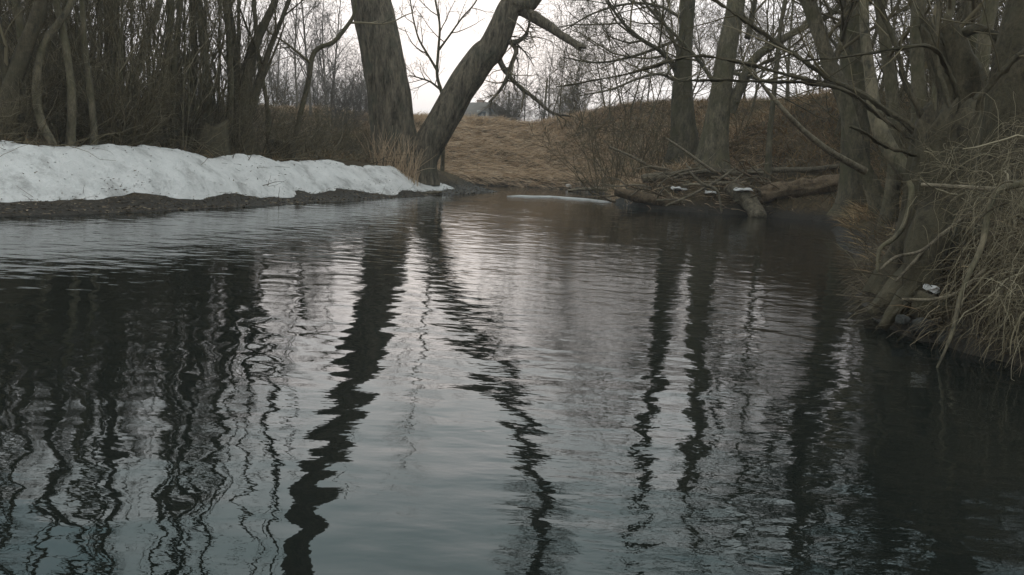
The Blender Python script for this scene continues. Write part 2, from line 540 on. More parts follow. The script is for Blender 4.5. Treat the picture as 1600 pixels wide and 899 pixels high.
# ------------------------------------------------------------------ tree builders
def catmull(pts, n):
    pts = np.asarray(pts, float)
    s = np.concatenate([[0], np.cumsum(np.linalg.norm(np.diff(pts[:, :3], axis=0), axis=1))])
    q = np.concatenate([[2 * pts[0] - pts[1]], pts, [2 * pts[-1] - pts[-2]]])
    out = []
    for tv in np.linspace(0, s[-1], n):
        i = min(np.searchsorted(s, tv, side='right') - 1, len(pts) - 2)
        t = (tv - s[i]) / max(s[i + 1] - s[i], 1e-9)
        a, b, c, d = q[i], q[i + 1], q[i + 2], q[i + 3]
        out.append(0.5 * ((2 * b) + (-a + c) * t + (2 * a - 5 * b + 4 * c - d) * t * t + (-a + 3 * b - 3 * c + d) * t ** 3))
    return np.array(out)
def px_path(lst, Y, dY=0.0):
    """[(u, v, width_px), ...] at distance Y -> (n,4) points and radii"""
    out = []
    for k, q in enumerate(lst):
        yy = Y + dY * k / max(len(lst) - 1, 1)
        p = P(q[0], q[1], yy)
        out.append([*p, q[2] * 0.5 * np.linalg.norm(p - CPOS) / FPX])
    return np.array(out)
def rough_trunk(name, path, sides=40, seg=140, furrow=0.04, lump=0.1, origin=(0, 0, 0), seed=0, flare=0.0, lobes=5, cap=True, jag=0.0):
    """solid trunk with furrowed bark relief and root flare"""
    C = catmull(path, seg)
    p, r = C[:, :3] - np.asarray(origin), np.maximum(C[:, 3], 0.004)
    T = norm(np.gradient(p, axis=0))
    ref = np.array([0.3, 1.0, 0.0]) if abs(T[:, 1].mean()) < 0.8 else np.array([1.0, 0, 0])
    A = norm(np.cross(T, ref))
    B = np.cross(T, A)
    ang = np.arange(sides) * 2 * np.pi / sides
    ca, sa = np.cos(ang), np.sin(ang)
    s = np.concatenate([[0], np.cumsum(np.linalg.norm(np.diff(p, axis=0), axis=1))])
    r0 = r[0]
    q = np.stack(np.broadcast_arrays(ca[None] * 6.5, sa[None] * 6.5, (s[:, None] * 1.1 / max(r0, 0.05)) * 0.35), -1)
    n1 = vnoise(q + np.array([seed * 3.7, 0, 0]), 5)
    n2 = vnoise(q * np.array([2.1, 2.1, 1.7]) + seed, 6)
    ridg = (1 - np.abs(n1)) ** 2 - 0.45 + 0.35 * n2
    big = vnoise(np.stack(np.broadcast_arrays(ca[None] * 1.2, sa[None] * 1.2, s[:, None] / max(r0 * 2.5, 0.1)), -1) + seed * 1.3, 9)
    fl = flare * np.exp(-s / (r0 * 1.6))[:, None] * (0.5 + 0.5 * np.cos(ang * lobes + seed)[None] + 0.6)
    rr = r[:, None] * (1 + lump * big + fl) + furrow * ridg * np.minimum(r / r0, 1)[:, None] ** 0.8
    V = p[:, None] + rr[..., None] * (A[:, None] * ca[None, :, None] + B[:, None] * sa[None, :, None])
    if jag:
        kk = np.clip((np.arange(seg) / (seg - 1) - 0.75) / 0.25, 0, 1)[:, None] ** 2
        jn = vnoise(np.stack([ca * 2.2 + seed, sa * 2.2, ca * 0], -1), 12) + 0.6 * vnoise(np.stack([ca * 6 + seed, sa * 6, ca * 0], -1), 13)
        V = V + (kk * jn[None] * jag * r[-1])[..., None] * T[-1]
    idx = np.arange(seg * sides).reshape(seg, sides)
    nxt = np.roll(idx, -1, 1)
    Q = np.stack([idx[:-1], nxt[:-1], nxt[1:], idx[1:]], -1).reshape(-1, 4)
    V = V.reshape(-1, 3)
    F = [Q]
    if cap:
        V = np.concatenate([V, [p[-1] + T[-1] * r[-1] * (-1.2 if jag else 0.4)]])
        top = idx[-1]
        F.append(np.stack([top, np.roll(top, -1), np.full(sides, len(V) - 1)], -1))
    return mesh_np(name, V, F)

UP = np.array([0, 0, 1.0])
def grow_path(rng, start, d, L, n, wig, trop):
    pts = [np.asarray(start, float)]
    d = d / np.linalg.norm(d)
    st = L / (n - 1)
    nz = rng.normal(size=(n, 3)) * wig
    for i in range(n - 1):
        d = d + nz[i] + UP * trop
        d = d / np.linalg.norm(d)
        pts.append(pts[-1] + d * st)
    return np.array(pts)
def spawn(rng, bag, path, rad, lvl, cfg):
    """children along a polyline"""
    if lvl >= len(cfg['n']):
        return
    cnt = cfg['n'][lvl]
    seglen = np.concatenate([[0], np.cumsum(np.linalg.norm(np.diff(path, axis=0), axis=1))])
    tot = seglen[-1]
    cnt = max(1, int(round(cnt * rng.uniform(0.8, 1.2))))
    az = rng.uniform(0, 6.28)
    for c in range(cnt):
        t = cfg['t0'][lvl] + (1 - cfg['t0'][lvl]) * (c + rng.uniform(0.1, 0.9)) / cnt
        s = t * tot
        i = min(np.searchsorted(seglen, s, side='right') - 1, len(path) - 2)
        f = (s - seglen[i]) / max(seglen[i + 1] - seglen[i], 1e-9)
        p0 = path[i] * (1 - f) + path[i + 1] * f
        r0 = rad[i] * (1 - f) + rad[i + 1] * f
        d = norm(path[i + 1] - path[i])
        az += 2.4 + rng.normal() * 0.5
        a = np.cross(d, [0.31, 0.77, 0.55])
        a = norm(a)
        b = np.cross(d, a)
        ang = math.radians(cfg['ang'][lvl] + rng.normal() * 12)
        dd = d * math.cos(ang) + (a * math.cos(az) + b * math.sin(az)) * math.sin(ang)
        L = cfg['len'][lvl] * (1.15 - 0.75 * t) * rng.uniform(0.65, 1.3)
        if 'out' in cfg:
            dd = dd + np.asarray(cfg['out']) * 0.4
        n = cfg['seg'][lvl]
        pp = grow_path(rng, p0, dd, L, n, cfg['wig'][lvl], cfg['trop'][lvl])
        rb = min(r0 * 0.62, cfg['rmax'][lvl]) * rng.uniform(0.75, 1.1)
        rb = max(rb, cfg['rmin'])
        rr = np.linspace(rb, max(rb * 0.35, cfg['rmin'] * 0.7), n)
        bag.add(pp, rr, 5 if lvl == 0 else 3)
        spawn(rng, bag, pp, rr, lvl + 1, cfg)

CFG_TREE = dict(n=[16, 7, 4], t0=[0.10, 0.15, 0.2], ang=[48, 45, 42], len=[1.9, 0.85, 0.42], seg=[7, 5, 3], wig=[0.13, 0.16, 0.2],
                trop=[0.09, 0.05, 0.02], rmax=[0.035, 0.014, 0.007], rmin=0.0038)
CFG_BUSH = dict(n=[12, 6], t0=[0.15, 0.2], ang=[38, 45], len=[0.8, 0.35], seg=[5, 3], wig=[0.16, 0.2], trop=[0.06, 0.02], rmax=[0.008, 0.005], rmin=0.003)
CFG_FAR = dict(n=[22, 8, 3], t0=[0.2, 0.2, 0.2], ang=[42, 42, 40], len=[2.6, 1.1, 0.5], seg=[6, 4, 3], wig=[0.11, 0.14, 0.2],
               trop=[0.1, 0.05, 0.02], rmax=[0.03, 0.013, 0.009], rmin=0.0065)

LAND = [(*P(u_, 240, y_)[:2], t_) for u_, y_, t_ in [
    (80, 11.6, "bent trunk in the snow"), (200, 14.8, "pale leaning trunk"), (166, 14.8, "broad mossy trunk"), (326, 16.2, "hollow stump"), (378, 17.4, "rusty brown trunk base"),
    (15, 12.6, "stout forked trunk"), (440, 18.6, "low mossy stump"), (456, 18.8, "crooked sapling"), (620, 22, "upright willow"), (660, 22, "leaning willow"),
    (1068, 23, "upright dark trunk"), (1118, 22, "dark trunk with the heavy fork"), (1338, 11.6, "tall brown trunk"), (1384, 10.6, "stem leaning left"), (1450, 9, "bowed stem"),
    (1470, 7, "mossy stool"), (1500, 8, "broken snag"), (1556, 6.6, "thick leaning trunk"), (1260, 20.6, "rotten log"), (1040, 20.3, "driftwood pile"),
    (748, 95, "grey gabled house"), (850, 60, "thin pole"), (793, 64, "shorter pole")]]
protos = {}
def proto(key, seed, stems, cfg, H, r, spread, wig=0.06, trop=0.03, mat='alder', tmat='twig'):
    """a tree or bush as mesh data: list of stem meshes and one crown mesh"""
    rng = np.random.default_rng(seed)
    bag = Tubes()
    sm = []
    for k in range(stems):
        az = 6.28 * k / stems + rng.uniform(-0.4, 0.4)
        base = np.array([math.cos(az), math.sin(az), 0]) * (r * 1.3 if stems > 1 else 0)
        base[2] = -0.25
        d = np.array([math.cos(az) * spread, math.sin(az) * spread, 1.0])
        h = H * rng.uniform(0.75, 1.05)
        n = 14
        pth = grow_path(rng, base, d, h, n, wig, trop)
        rad = r * rng.uniform(0.7, 1.1) * (1 - 0.86 * np.linspace(0, 1, n) ** 0.9)
        rad[0] *= 1.5
        rad[1] *= 1.12
        t = Tubes()
        t.add(pth, rad, 8 if r > 0.03 else 5)
        sm.append(t.mesh(key + "_stem"))
        spawn(rng, bag, pth, rad, 0, cfg)
    cm = bag.mesh(key + "_crown")
    for m in sm:
        m.materials.append(MAT[mat])
    cm.materials.append(MAT[tmat])
    protos[key] = (sm, cm)
def place(key, name, loc, rz, sc, label, cat, group, tilt=(0, 0), near=True):
    sm, cm = protos[key]
    if near:
        c = min(((q[0] - loc[0]) ** 2 + (q[1] - loc[1]) ** 2, q[2]) for q in LAND)[1]
        label = label + " nearest the " + c
    e = empty(name, loc, label, cat, group)
    e.rotation_euler = (tilt[0], tilt[1], rz)
    e.scale = (sc, sc, sc)
    for m in sm:
        link("trunk" if len(sm) == 1 else "stem", m, None, e)
    link("crown", cm, None, e)
    return e

for k in range(6):
    proto("thin%d" % k, 100 + k, 1, CFG_TREE, 6.4, 0.05 + 0.008 * k, 0.10, wig=0.05, trop=0.03)
for k in range(4):
    proto("cop%d" % k, 200 + k, 8 + k, dict(CFG_TREE, n=[10, 4, 2], t0=[0.12, 0.15, 0.2], ang=[26, 30, 35], len=[1.25, 0.55, 0.3], rmax=[0.014, 0.008, 0.006], trop=[0.12, 0.06, 0.02]),
          4.6, 0.030, 0.24, wig=0.05, trop=0.02)
for k in range(4):
    proto("pole%d" % k, 240 + k, 1, dict(CFG_TREE, n=[10, 4, 2], t0=[0.2, 0.2, 0.2], ang=[32, 35, 35], len=[1.1, 0.5, 0.3], rmax=[0.016, 0.009, 0.006]), 8.6, 0.05 + 0.008 * k, 0.07, wig=0.035, trop=0.02)
for k in range(4):
    proto("bush%d" % k, 300 + k, 13 + 2 * k, CFG_BUSH, 2.3, 0.013, 0.55, wig=0.10, trop=0.02, mat='twig')
for k in range(2):
    proto("wisp%d" % k, 340 + k, 9, dict(CFG_BUSH, n=[7, 4], len=[1.0, 0.4], rmin=0.0045), 2.4, 0.017, 0.5, wig=0.12, trop=0.02, mat='twig')
for k in range(3):
    proto("mid%d" % k, 360 + k, 1, dict(CFG_FAR, n=[18, 8, 4], ang=[55, 48, 40]), 6.0, 0.06, 0.15, wig=0.09, trop=0.03, mat='alder', tmat='twig')
for k in range(3):
    proto("far%d" % k, 400 + k, 1, CFG_FAR, 8.5, 0.075, 0.06, wig=0.04, trop=0.03, mat='far', tmat='far')
for k in range(2):
    proto("fbush%d" % k, 500 + k, 14, dict(CFG_BUSH, rmin=0.005, rmax=[0.011, 0.008]), 2.6, 0.016, 0.5, wig=0.10, trop=0.02, mat='far', tmat='far')

def hero(name, label, cat, path, mat, cfg=None, up=None, seed=0, sides=20, seg=80, furrow=0.014, lump=0.08, flare=0.25, group=None, tmat='twig',
         crown_from=0.3, limbs=(), extra_twigs=True, limb_cfg=None, cap=True, jag=0.0):
    """a tree modelled along its own trunk line, with limbs and a twig crown"""
    rng = np.random.default_rng(seed + 7000)
    path = np.asarray(path, float)
    if up:
        L, lean, r1 = up
        d = norm(path[-1, :3] - path[-2, :3]) * lean + UP
        g = grow_path(rng, path[-1, :3], d, L, 9, 0.05, 0.04)[1:]
        rad = np.linspace(path[-1, 3], r1, 9)[1:]
        path = np.concatenate([path, np.concatenate([g, rad[:, None]], 1)])
    o = path[0, :3].copy()
    z0 = gz(o[0], o[1])
    e = empty(name, (o[0], o[1], z0), label, cat, group)
    org = np.array([o[0], o[1], z0])
    if o[2] > z0 - 0.1:
        path = np.concatenate([[[o[0], o[1], z0 - 0.15, path[0, 3] * 1.15]], path]) if o[2] > z0 + 0.05 else path
        path[0, 2] = z0 - 0.15
    link("trunk", rough_trunk(name + "_trunk", path, sides, seg, furrow, lump, org, seed, flare, cap=cap, jag=jag), MAT[mat], e)
    bag = Tubes()
    C = catmull(path, 50)
    k = int(50 * crown_from)
    if cfg and extra_twigs:
        spawn(rng, bag, C[k:, :3], C[k:, 3], 0, cfg)
    for q, tw in limbs:
        q = np.asarray(q, float)
        link("limb", rough_trunk(name + "_limb", q, 10, max(20, 6 * len(q)), furrow * 0.5, 0.12, org, seed + 1, 0.1, jag=0.0 if tw else 1.6), MAT[mat], e)
        if tw:
            c = catmull(q, 20)
            spawn(rng, bag, c[:, :3], c[:, 3], 0, limb_cfg or cfg)
    if not bag.empty():
        link("crown", bag.mesh(name + "_crown", org), MAT[tmat], e)
    return e

# ------------------------------------------------------------------ the two old willows on the point
YW = 22.0
def mpt(u, v, Y, w):
    p = M(u, v, Y)
    return [*p, w * 0.5 * Y / FPX]
p1 = np.concatenate([px_path([(624, 268, 75.2), (619, 240, 67.7), (614, 205, 63.0), (608, 150, 62.0), (600, 100, 60.2), (590, 50, 58.3), (579, 3, 56.4)], YW),
                     [mpt(540, 640, YW, 56), mpt(505, 720, YW, 52), mpt(480, 800, YW, 48), mpt(465, 870, YW, 44), mpt(455, 960, YW, 36), mpt(440, 1060, YW, 24), mpt(430, 1150, YW, 10)]])
CFG_WIL = dict(n=[13, 9, 6], t0=[0.5, 0.2, 0.2], ang=[50, 45, 40], len=[3.2, 1.3, 0.6], seg=[8, 5, 4], wig=[0.12, 0.16, 0.2],
               trop=[0.06, 0.03, -0.02], rmax=[0.06, 0.02, 0.008], rmin=0.0042)
hero("willow_tree", "thick upright willow trunk with furrowed bark on the snowy point", "tree", p1, 'willow', CFG_WIL, seed=1, sides=56, seg=260,
     furrow=0.065, lump=0.05, flare=0.14, crown_from=0.45)
p2 = np.concatenate([px_path([(657, 254, 48.4), (668, 228, 44.6), (690, 192, 42.8), (722, 138, 42.8), (752, 92, 42.8), (768, 76, 40.9), (784, 42, 37.2), (800, 8, 33.5)], YW),
                     [mpt(790, 600, YW, 34), mpt(822, 690, YW, 30), mpt(842, 780, YW, 26), mpt(835, 880, YW, 18), mpt(845, 980, YW, 8)]])
stub = px_path([(806, 10, 16), (830, 24, 16), (858, 42, 14), (885, 60, 12), (911, 76, 12)], YW, -0.6)
l2 = px_path([(778, 88, 9), (790, 112, 7), (812, 136, 6), (838, 156, 5), (862, 176, 4), (892, 182, 2.5)], YW, -0.8)
l3 = px_path([(790, 58, 8), (800, 66, 7), (818, 60, 6), (826, 42, 4), (828, 20, 3)], YW, -0.5)
l4 = px_path([(792, 62, 7), (806, 78, 6), (796, 110, 5), (782, 140, 4), (764, 160, 3)], YW, -0.4)
CFG_DROOP = dict(n=[14, 7], t0=[0.08, 0.1], ang=[50, 45], len=[0.8, 0.4], seg=[7, 4], wig=[0.25, 0.3], trop=[-0.12, -0.06], rmax=[0.022, 0.010], rmin=0.005)
hero("leaning_willow_tree", "leaning willow trunk with a broken dead limb over the water", "tree", p2, 'willow', dict(CFG_WIL, n=[24, 10, 6], t0=[0.1, 0.15, 0.2], len=[1.9, 0.9, 0.5], rmin=0.006), seed=2, sides=48, seg=220,
     furrow=0.05, lump=0.09, flare=0.08, crown_from=0.6, limbs=[(stub, False), (l2, True), (l3, True), (l4, True)], limb_cfg=CFG_DROOP)

# ------------------------------------------------------------------ left bank: trunks one can tell apart
T = hero
CT = dict(CFG_TREE, n=[9, 6, 4])
CTL = dict(CFG_TREE, n=[8, 4, 2], ang=[38, 40, 40], len=[1.3, 0.6, 0.35])
T("bent_alder_tree", "dark bent trunk growing out of the snow slope", "tree", px_path([(95, 256, 12.9), (88, 236, 11.6), (74, 210, 10.9), (62, 186, 11.6), (57, 148, 10.9), (60, 100, 10.2), (72, 62, 9.5), (104, 20, 8.8), (118, -20, 8.2)], 12.5, 0.3),
  'alder', CTL, (4.5, 0.4, 0.022), 11, flare=0.1, crown_from=0.35)
T("pale_alder_tree", "pale grey leaning trunk in the thicket behind the snow", "tree", px_path([(196, 232, 17.7), (198, 180, 13.6), (206, 135, 11.6), (218, 100, 11.6), (228, 66, 10.9), (241, 31, 10.2), (250, -5, 9.5)], 14.8, 0.5),
  'pale', CTL, (4.9, 0.6, 0.022), 12, crown_from=0.4)
T("alder_tree", "thick dark trunk with a broad mossy base behind the snow", "tree", px_path([(166, 236, 31.3), (168, 200, 24.5), (172, 140, 20.4), (176, 80, 18.4), (172, 20, 17.0), (168, -20, 16.3)], 14.8),
  'moss', CTL, (5.8, 0.8, 0.022), 13, crown_from=0.4)
T("alder_tree", "straight dark trunk rising beside the hollow stump in the thicket", "tree", px_path([(326, 246, 24.5), (324, 200, 16.3), (324, 130, 12.9), (318, 70, 11.6), (311, 10, 10.9), (308, -20, 10.2)], 16.6),
  'alder', CTL, (5.8, 0.8, 0.022), 14, crown_from=0.4)
T("alder_tree", "trunk with a wide rusty brown base and curving fork by the snow edge", "tree", px_path([(378, 250, 42.2), (380, 215, 31.3), (381, 170, 23.1), (386, 120, 16.3), (400, 70, 12.9), (416, 32, 10.9), (430, 0, 9.5)], 17.4),
  'moss', CTL, (4.9, 0.7, 0.022), 15, crown_from=0.35, flare=0.5,
  limbs=[(px_path([(376, 190, 17.7), (370, 130, 12.9), (366, 70, 10.2), (356, 0, 8.8), (352, -60, 6.8), (350, -160, 3.4)], 17.4), True),
         (px_path([(390, 180, 15.0), (408, 120, 10.2), (424, 70, 7.5), (448, 10, 6.1), (470, -60, 4.1), (480, -130, 2.0)], 17.4, -0.3), True)])
T("alder_tree", "stout dark trunk forking left at the edge of the thicket", "tree", px_path([(12, 226, 29.9), (14, 180, 25.8), (20, 130, 23.1), (38, 80, 20.4), (60, 20, 17.7), (72, -30, 15.0)], 12.6),
  'moss', CTL, (4.9, 0.7, 0.022), 16, crown_from=0.35, limbs=[(px_path([(18, 140, 16.3), (2, 80, 12.2), (-10, 20, 10.2), (-20, -60, 6.8)], 12.6, -0.3), True)])
for k, (lst, Yd, lab) in enumerate([
        ([(148, 232, 10.9), (142, 150, 8.8), (132, 70, 8.2), (128, -10, 7.5)], 13.2, "slim dark stem leaning left beside the thick mossy trunk"),
        ([(276, 240, 11.6), (270, 160, 8.8), (274, 80, 8.2), (283, -10, 7.5)], 16.0, "slim upright stem between the pale leaning trunk and the hollow stump"),
        ([(350, 246, 13.6), (360, 160, 9.5), (358, 70, 8.2), (352, -10, 7.5)], 17.0, "slim stem standing close to the rusty brown trunk base"),
        ([(110, 232, 13.6), (112, 150, 10.9), (104, 80, 10.2), (86, -10, 9.5)], 12.9, "dark stem crossing behind the bent trunk in the snow"),
        ([(236, 238, 12.2), (246, 160, 9.5), (262, 70, 8.2), (268, -10, 7.5)], 15.6, "thin stem curving right behind the pale leaning trunk"),
        ([(46, 228, 15.0), (40, 150, 12.2), (36, 70, 10.9), (22, -10, 10.2)], 13.0, "dark trunk close beside the stout forked one"),
        ([(420, 250, 8.8), (418, 170, 6.8), (404, 90, 6.1), (396, -10, 5.4)], 18.4, "thin stem at the open end of the thicket"),
        ([(300, 244, 17.7), (298, 190, 12.2), (304, 100, 9.5), (300, -10, 8.2)], 16.8, "brown stem growing from behind the hollow stump")]):
    T("alder_tree", lab, "tree", px_path(lst, Yd), 'alder', CTL, (4.9, 0.8, 0.022), 30 + k, crown_from=0.3, sides=14, seg=60)

sap = px_path([(456, 250, 10), (461, 218, 8), (468, 183, 8), (482, 128, 8), (488, 88, 8), (500, 74, 7), (521, 66, 7), (545, 37, 6), (554, 19, 5), (556, -20, 5)], 18.8)
T("sapling", "thin crooked sapling leaning out of the snow beside the willow", "sapling", sap, 'alder', dict(CFG_TREE, n=[7, 4, 3], len=[1.3, 0.6, 0.3]), (2.5, 0.4, 0.008), 51,
  sides=8, seg=60, furrow=0.002, flare=0.1, crown_from=0.25)
st_ = px_path([(692, 246, 6.5), (693, 200, 5.8), (691, 150, 5.8), (683, 118, 5.0), (685, 78, 4.3), (687, 39, 3.6), (680, 0, 2.9)], 24)
bl1 = px_path([(684, 112, 4.3), (668, 85, 3.6), (654, 60, 2.9), (645, 25, 2.2), (638, -20, 1.8)], 24, 0.3)
bl2 = px_path([(686, 78, 3.6), (705, 52, 2.9), (722, 28, 2.5), (742, 5, 2.2), (760, -30, 1.4)], 24, -0.4)
bl3 = px_path([(688, 140, 3.6), (672, 128, 2.9), (655, 122, 2.2), (640, 118, 1.4)], 24, -0.4)
T("young_tree", "small bare young tree spreading between the two willow trunks", "tree", st_, 'alder', dict(CFG_TREE, n=[12, 6, 4], len=[1.6, 0.7, 0.35]), (3.0, 0.8, 0.01), 52,
  sides=8, seg=50, furrow=0.002, flare=0.1, crown_from=0.4, limbs=[(bl1, True), (bl2, True), (bl3, True)], limb_cfg=dict(CFG_TREE, n=[8, 4, 3], len=[0.9, 0.45, 0.25]))

# hollow stumps in the thicket
def stump(name, label, u, v, Y, w, h, lean=(0, 0), seed=0, mat='moss', jag=0.1):
    p = P(u, v, Y)
    z0 = gz(p[0], p[1])
    r = w * 0.5 * Y / FPX
    me = rough_trunk(name, [[0, 0, -0.25, r * 1.15], [lean[0] * 0.3, lean[1] * 0.3, h * 0.3, r * 0.95], [lean[0] * 0.7, lean[1] * 0.7, h * 0.7, r * 0.92], [lean[0], lean[1], h, r * 0.95]],
                     32, 40, 0.03, 0.14, (0, 0, 0), seed, 0.4, cap=True)
    n = len(me.vertices)
    co = np.empty(n * 3, np.float32)
    me.vertices.foreach_get("co", co)
    co = co.reshape(-1, 3)
    k = np.clip((co[:, 2] - h * 0.6) / (h * 0.4), 0, 1)
    co[:, 2] += k * jag * vnoise(np.stack([co[:, 0] / r * 1.6, co[:, 1] / r * 1.6, co[:, 2] * 0 + seed], -1), 3)
    co[-1, 2] -= h * 0.3
    me.vertices.foreach_set("co", co.ravel())
    me.update()
    o = link(name, me, MAT[mat])
    o.location = (p[0], p[1], z0)
    return o
s = stump("hollow_stump", "", 326, 235, 16.2, 54, 0.62, seed=3)
tag(s, "squat hollow mossy stump in the thicket above the snow", "stump")
s = stump("mossy_stump", "", 440, 240, 18.6, 40, 0.42, seed=4)
tag(s, "low mossy stump beside the crooked sapling", "stump")

# ------------------------------------------------------------------ thicket fill on the left bank
rng = np.random.default_rng(5)
def on_left(x, y, dmin=2.0):
    return (not inside(np.array([x]), np.array([y]))[0]) and pdist(np.array([x]), np.array([y]), LEFT)[0] > dmin and pdist(np.array([x]), np.array([y]), RIGHT)[0] > pdist(np.array([x]), np.array([y]), LEFT)[0]
def proj_u(x, y, z):
    d = np.array([x, y, z]) - CPOS
    return 800 + FPX * (d @ _R) / (d @ _F)
n = 0
tries = 0
while n < 22 and tries < 6000:
    tries += 1
    y = rng.uniform(12.5, 21)
    x = rng.uniform(-17, -4)
    u = proj_u(x, y, 1)
    if u > 405 or u < -120 or not on_left(x, y, 2.5):
        continue
    place("pole%d" % rng.integers(4), "alder_tree", (x, y, gz(x, y)), rng.uniform(0, 6.28), rng.uniform(0.75, 1.1),
          "slender bare tree in the left thicket,", "tree", "thicket trees on the left bank", (rng.normal() * 0.06, rng.normal() * 0.06))
    n += 1
n = 0
while n < 24:
    y = rng.uniform(12, 19)
    x = rng.uniform(-13, -4.0)
    u = proj_u(x, y, 1)
    if u > 400 or u < -60 or not on_left(x, y, 2.0):
        continue
    place("cop%d" % rng.integers(4), "coppice_tree", (x, y, gz(x, y)), rng.uniform(0, 6.28), rng.uniform(0.8, 1.1),
          "many stemmed bare tree in the left thicket,", "tree", "many stemmed trees on the left bank")
    n += 1
n = 0
while n < 56:
    y = rng.uniform(11.0, 19)
    x = rng.uniform(-13, -3)
    u = proj_u(x, y, 1)
    if u > 440 or u < -60 or not on_left(x, y, 1.75):
        continue
    place("bush%d" % rng.integers(4), "shrub", (x, y, gz(x, y)), rng.uniform(0, 6.28), rng.uniform(0.5, 0.95),
          "bare twiggy shrub behind the snow,", "shrub", "shrubs under the left thicket")
    n += 1
# open gap between the thicket and the willow: small bushes, then far slender trees
for (u, Y, sc, k) in [(505, 21.5, 0.75, 0), (535, 22.5, 0.6, 1), (565, 22.3, 0.55, 2), (480, 20.5, 0.6, 3), (520, 24, 0.8, 2), (555, 23.8, 0.7, 0)]:
    p = P(u, 240, Y)
    place("bush%d" % k, "shrub", (p[0], p[1], gz(p[0], p[1])), u * 0.1, sc, "bare twiggy shrub in the gap before the willow,", "shrub", "shrubs beside the willow")
n = 0
while n < 24:
    y = rng.uniform(33, 62)
    u = rng.uniform(370, 590)
    p = P(u, 200, y)
    place("far%d" % rng.integers(3), "far_tree", (p[0], p[1], gz(p[0], p[1])), rng.uniform(0, 6.28), rng.uniform(0.45, 0.95),
          "slender bare tree far behind the left bank,", "tree", "far trees left of the willow", (rng.normal() * 0.07, rng.normal() * 0.07))
    n += 1
for k in range(12):
    p = P(425 + 13 * k + rng.uniform(-8, 8), 200, rng.uniform(30, 42))
    place("fbush%d" % (k % 2), "far_shrub", (p[0], p[1], gz(p[0], p[1])), rng.uniform(0, 6.28), rng.uniform(0.6, 1.15),
          "bare shrub far behind the left bank,", "shrub", "far shrubs left of the willow", (rng.normal() * 0.15, rng.normal() * 0.15))

# ------------------------------------------------------------------ right bank trees
TR = px_path
hero("alder_tree", "upright dark trunk on the grassy slope with a low branch towards the willow", "tree", TR([(1068, 224, 40.5), (1067, 190, 35.2), (1066, 150, 31.7), (1068, 100, 25.5), (1072, 50, 22.0), (1075, 0, 21.1), (1078, -40, 20.2)], 23),
     'alder', dict(CT, len=[2.8, 1.1, 0.5]), (4.5, 0.5, 0.02), 61, sides=24, seg=90, furrow=0.015, crown_from=0.4,
     limbs=[(TR([(1058, 112, 8.9), (1044, 92, 7.6), (1026, 76, 6.3), (1000, 60, 5.7), (970, 32, 4.5), (950, 0, 3.2), (938, -40, 1.9)], 23, -1.2), True),
            (TR([(1062, 130, 5.0), (1030, 116, 4.3), (995, 124, 3.6), (955, 140, 2.9), (905, 150, 1.8)], 23, -1.8), True),
            (TR([(1064, 60, 5.0), (1020, 78, 4.3), (975, 92, 3.6), (930, 98, 2.9), (880, 90, 1.8)], 23, -1.0), True),
            (TR([(1068, 30, 5.0), (1030, 10, 4.3), (985, 6, 3.6), (930, 20, 2.9), (880, 48, 1.8)], 23, 0.8), True),
            (TR([(1060, 80, 5.7), (1040, 40, 4.5), (1020, 5, 3.2), (1010, -30, 2.5)], 23, 0.6), True)])
hero("alder_tree", "dark trunk with a heavy fork reaching right on the grassy slope", "tree", TR([(1116, 232, 40.5), (1120, 190, 35.2), (1126, 150, 31.7), (1136, 80, 29.0), (1146, 30, 26.4), (1151, -5, 24.6), (1156, -40, 22.9)], 22),
     'alder', dict(CT, len=[2.8, 1.1, 0.5]), (4.5, 0.7, 0.02), 62, sides=24, seg=90, furrow=0.015, crown_from=0.4,
     limbs=[(TR([(1140, 175, 17.9), (1158, 132, 15.1), (1180, 92, 13.0), (1215, 66, 11.7), (1258, 42, 9.6), (1300, 20, 7.6), (1340, -30, 5.5)], 22, -1.0), True),
            (TR([(1122, 140, 6.2), (1096, 100, 5.5), (1060, 60, 4.7), (1020, 20, 3.9), (990, -20, 2.3)], 22, 0.8), True),
            (TR([(1128, 110, 6.2), (1170, 120, 5.5), (1215, 130, 3.9), (1260, 120, 2.7)], 22, -0.8), True),
            (TR([(1168, 60, 8.3), (1176, 20, 7.6), (1184, -30, 6.2), (1186, -90, 3.4)], 22, 0.4), True)])
# clump beside the water on the right: tall pale trunk, leaning stem, bowed stem
hero("alder_tree", "tall brown trunk standing on the right bank behind the bowed stem", "tree", TR([(1338, 318, 49.0), (1336, 270, 39.8), (1336, 200, 38.4), (1336, 130, 37.1), (1336, 60, 35.8), (1334, 0, 34.5), (1332, -50, 31.8)], 17.0),
     'alder', dict(CT, n=[16, 8, 5]), (4, 0.5, 0.02), 63, sides=32, seg=110, furrow=0.014, crown_from=0.3)
hero("alder_tree", "stem leaning left from the clump of trunks beside the right bank water", "tree", TR([(1384, 328, 28.1), (1366, 300, 23.4), (1344, 250, 21.8), (1330, 195, 21.8), (1312, 135, 21.8), (1296, 100, 21.1), (1276, 40, 20.3), (1262, 0, 19.5), (1250, -40, 18.7)], 14.5, 0.3),
     'alder', dict(CT, n=[15, 8, 5]), (3, 0.6, 0.02), 64, sides=20, seg=90, furrow=0.006, crown_from=0.35,
     limbs=[(TR([(1300, 105, 10.1), (1316, 60, 8.6), (1318, 20, 7.8), (1322, -40, 4.7)], 14.7), True)])
hero("alder_tree", "bowed stem curving up out of the right bank below a pale stick", "tree", TR([(1450, 284, 31.2), (1425, 274, 26.5), (1402, 252, 23.4), (1380, 214, 21.8), (1366, 170, 18.7), (1360, 120, 15.6), (1352, 60, 14.0), (1350, 0, 12.5), (1352, -40, 11.7)], 11.0, 0.6),
     'alder', dict(CT, n=[14, 8, 5]), (3, 0.6, 0.015), 65, sides=18, seg=90, furrow=0.005, crown_from=0.45)
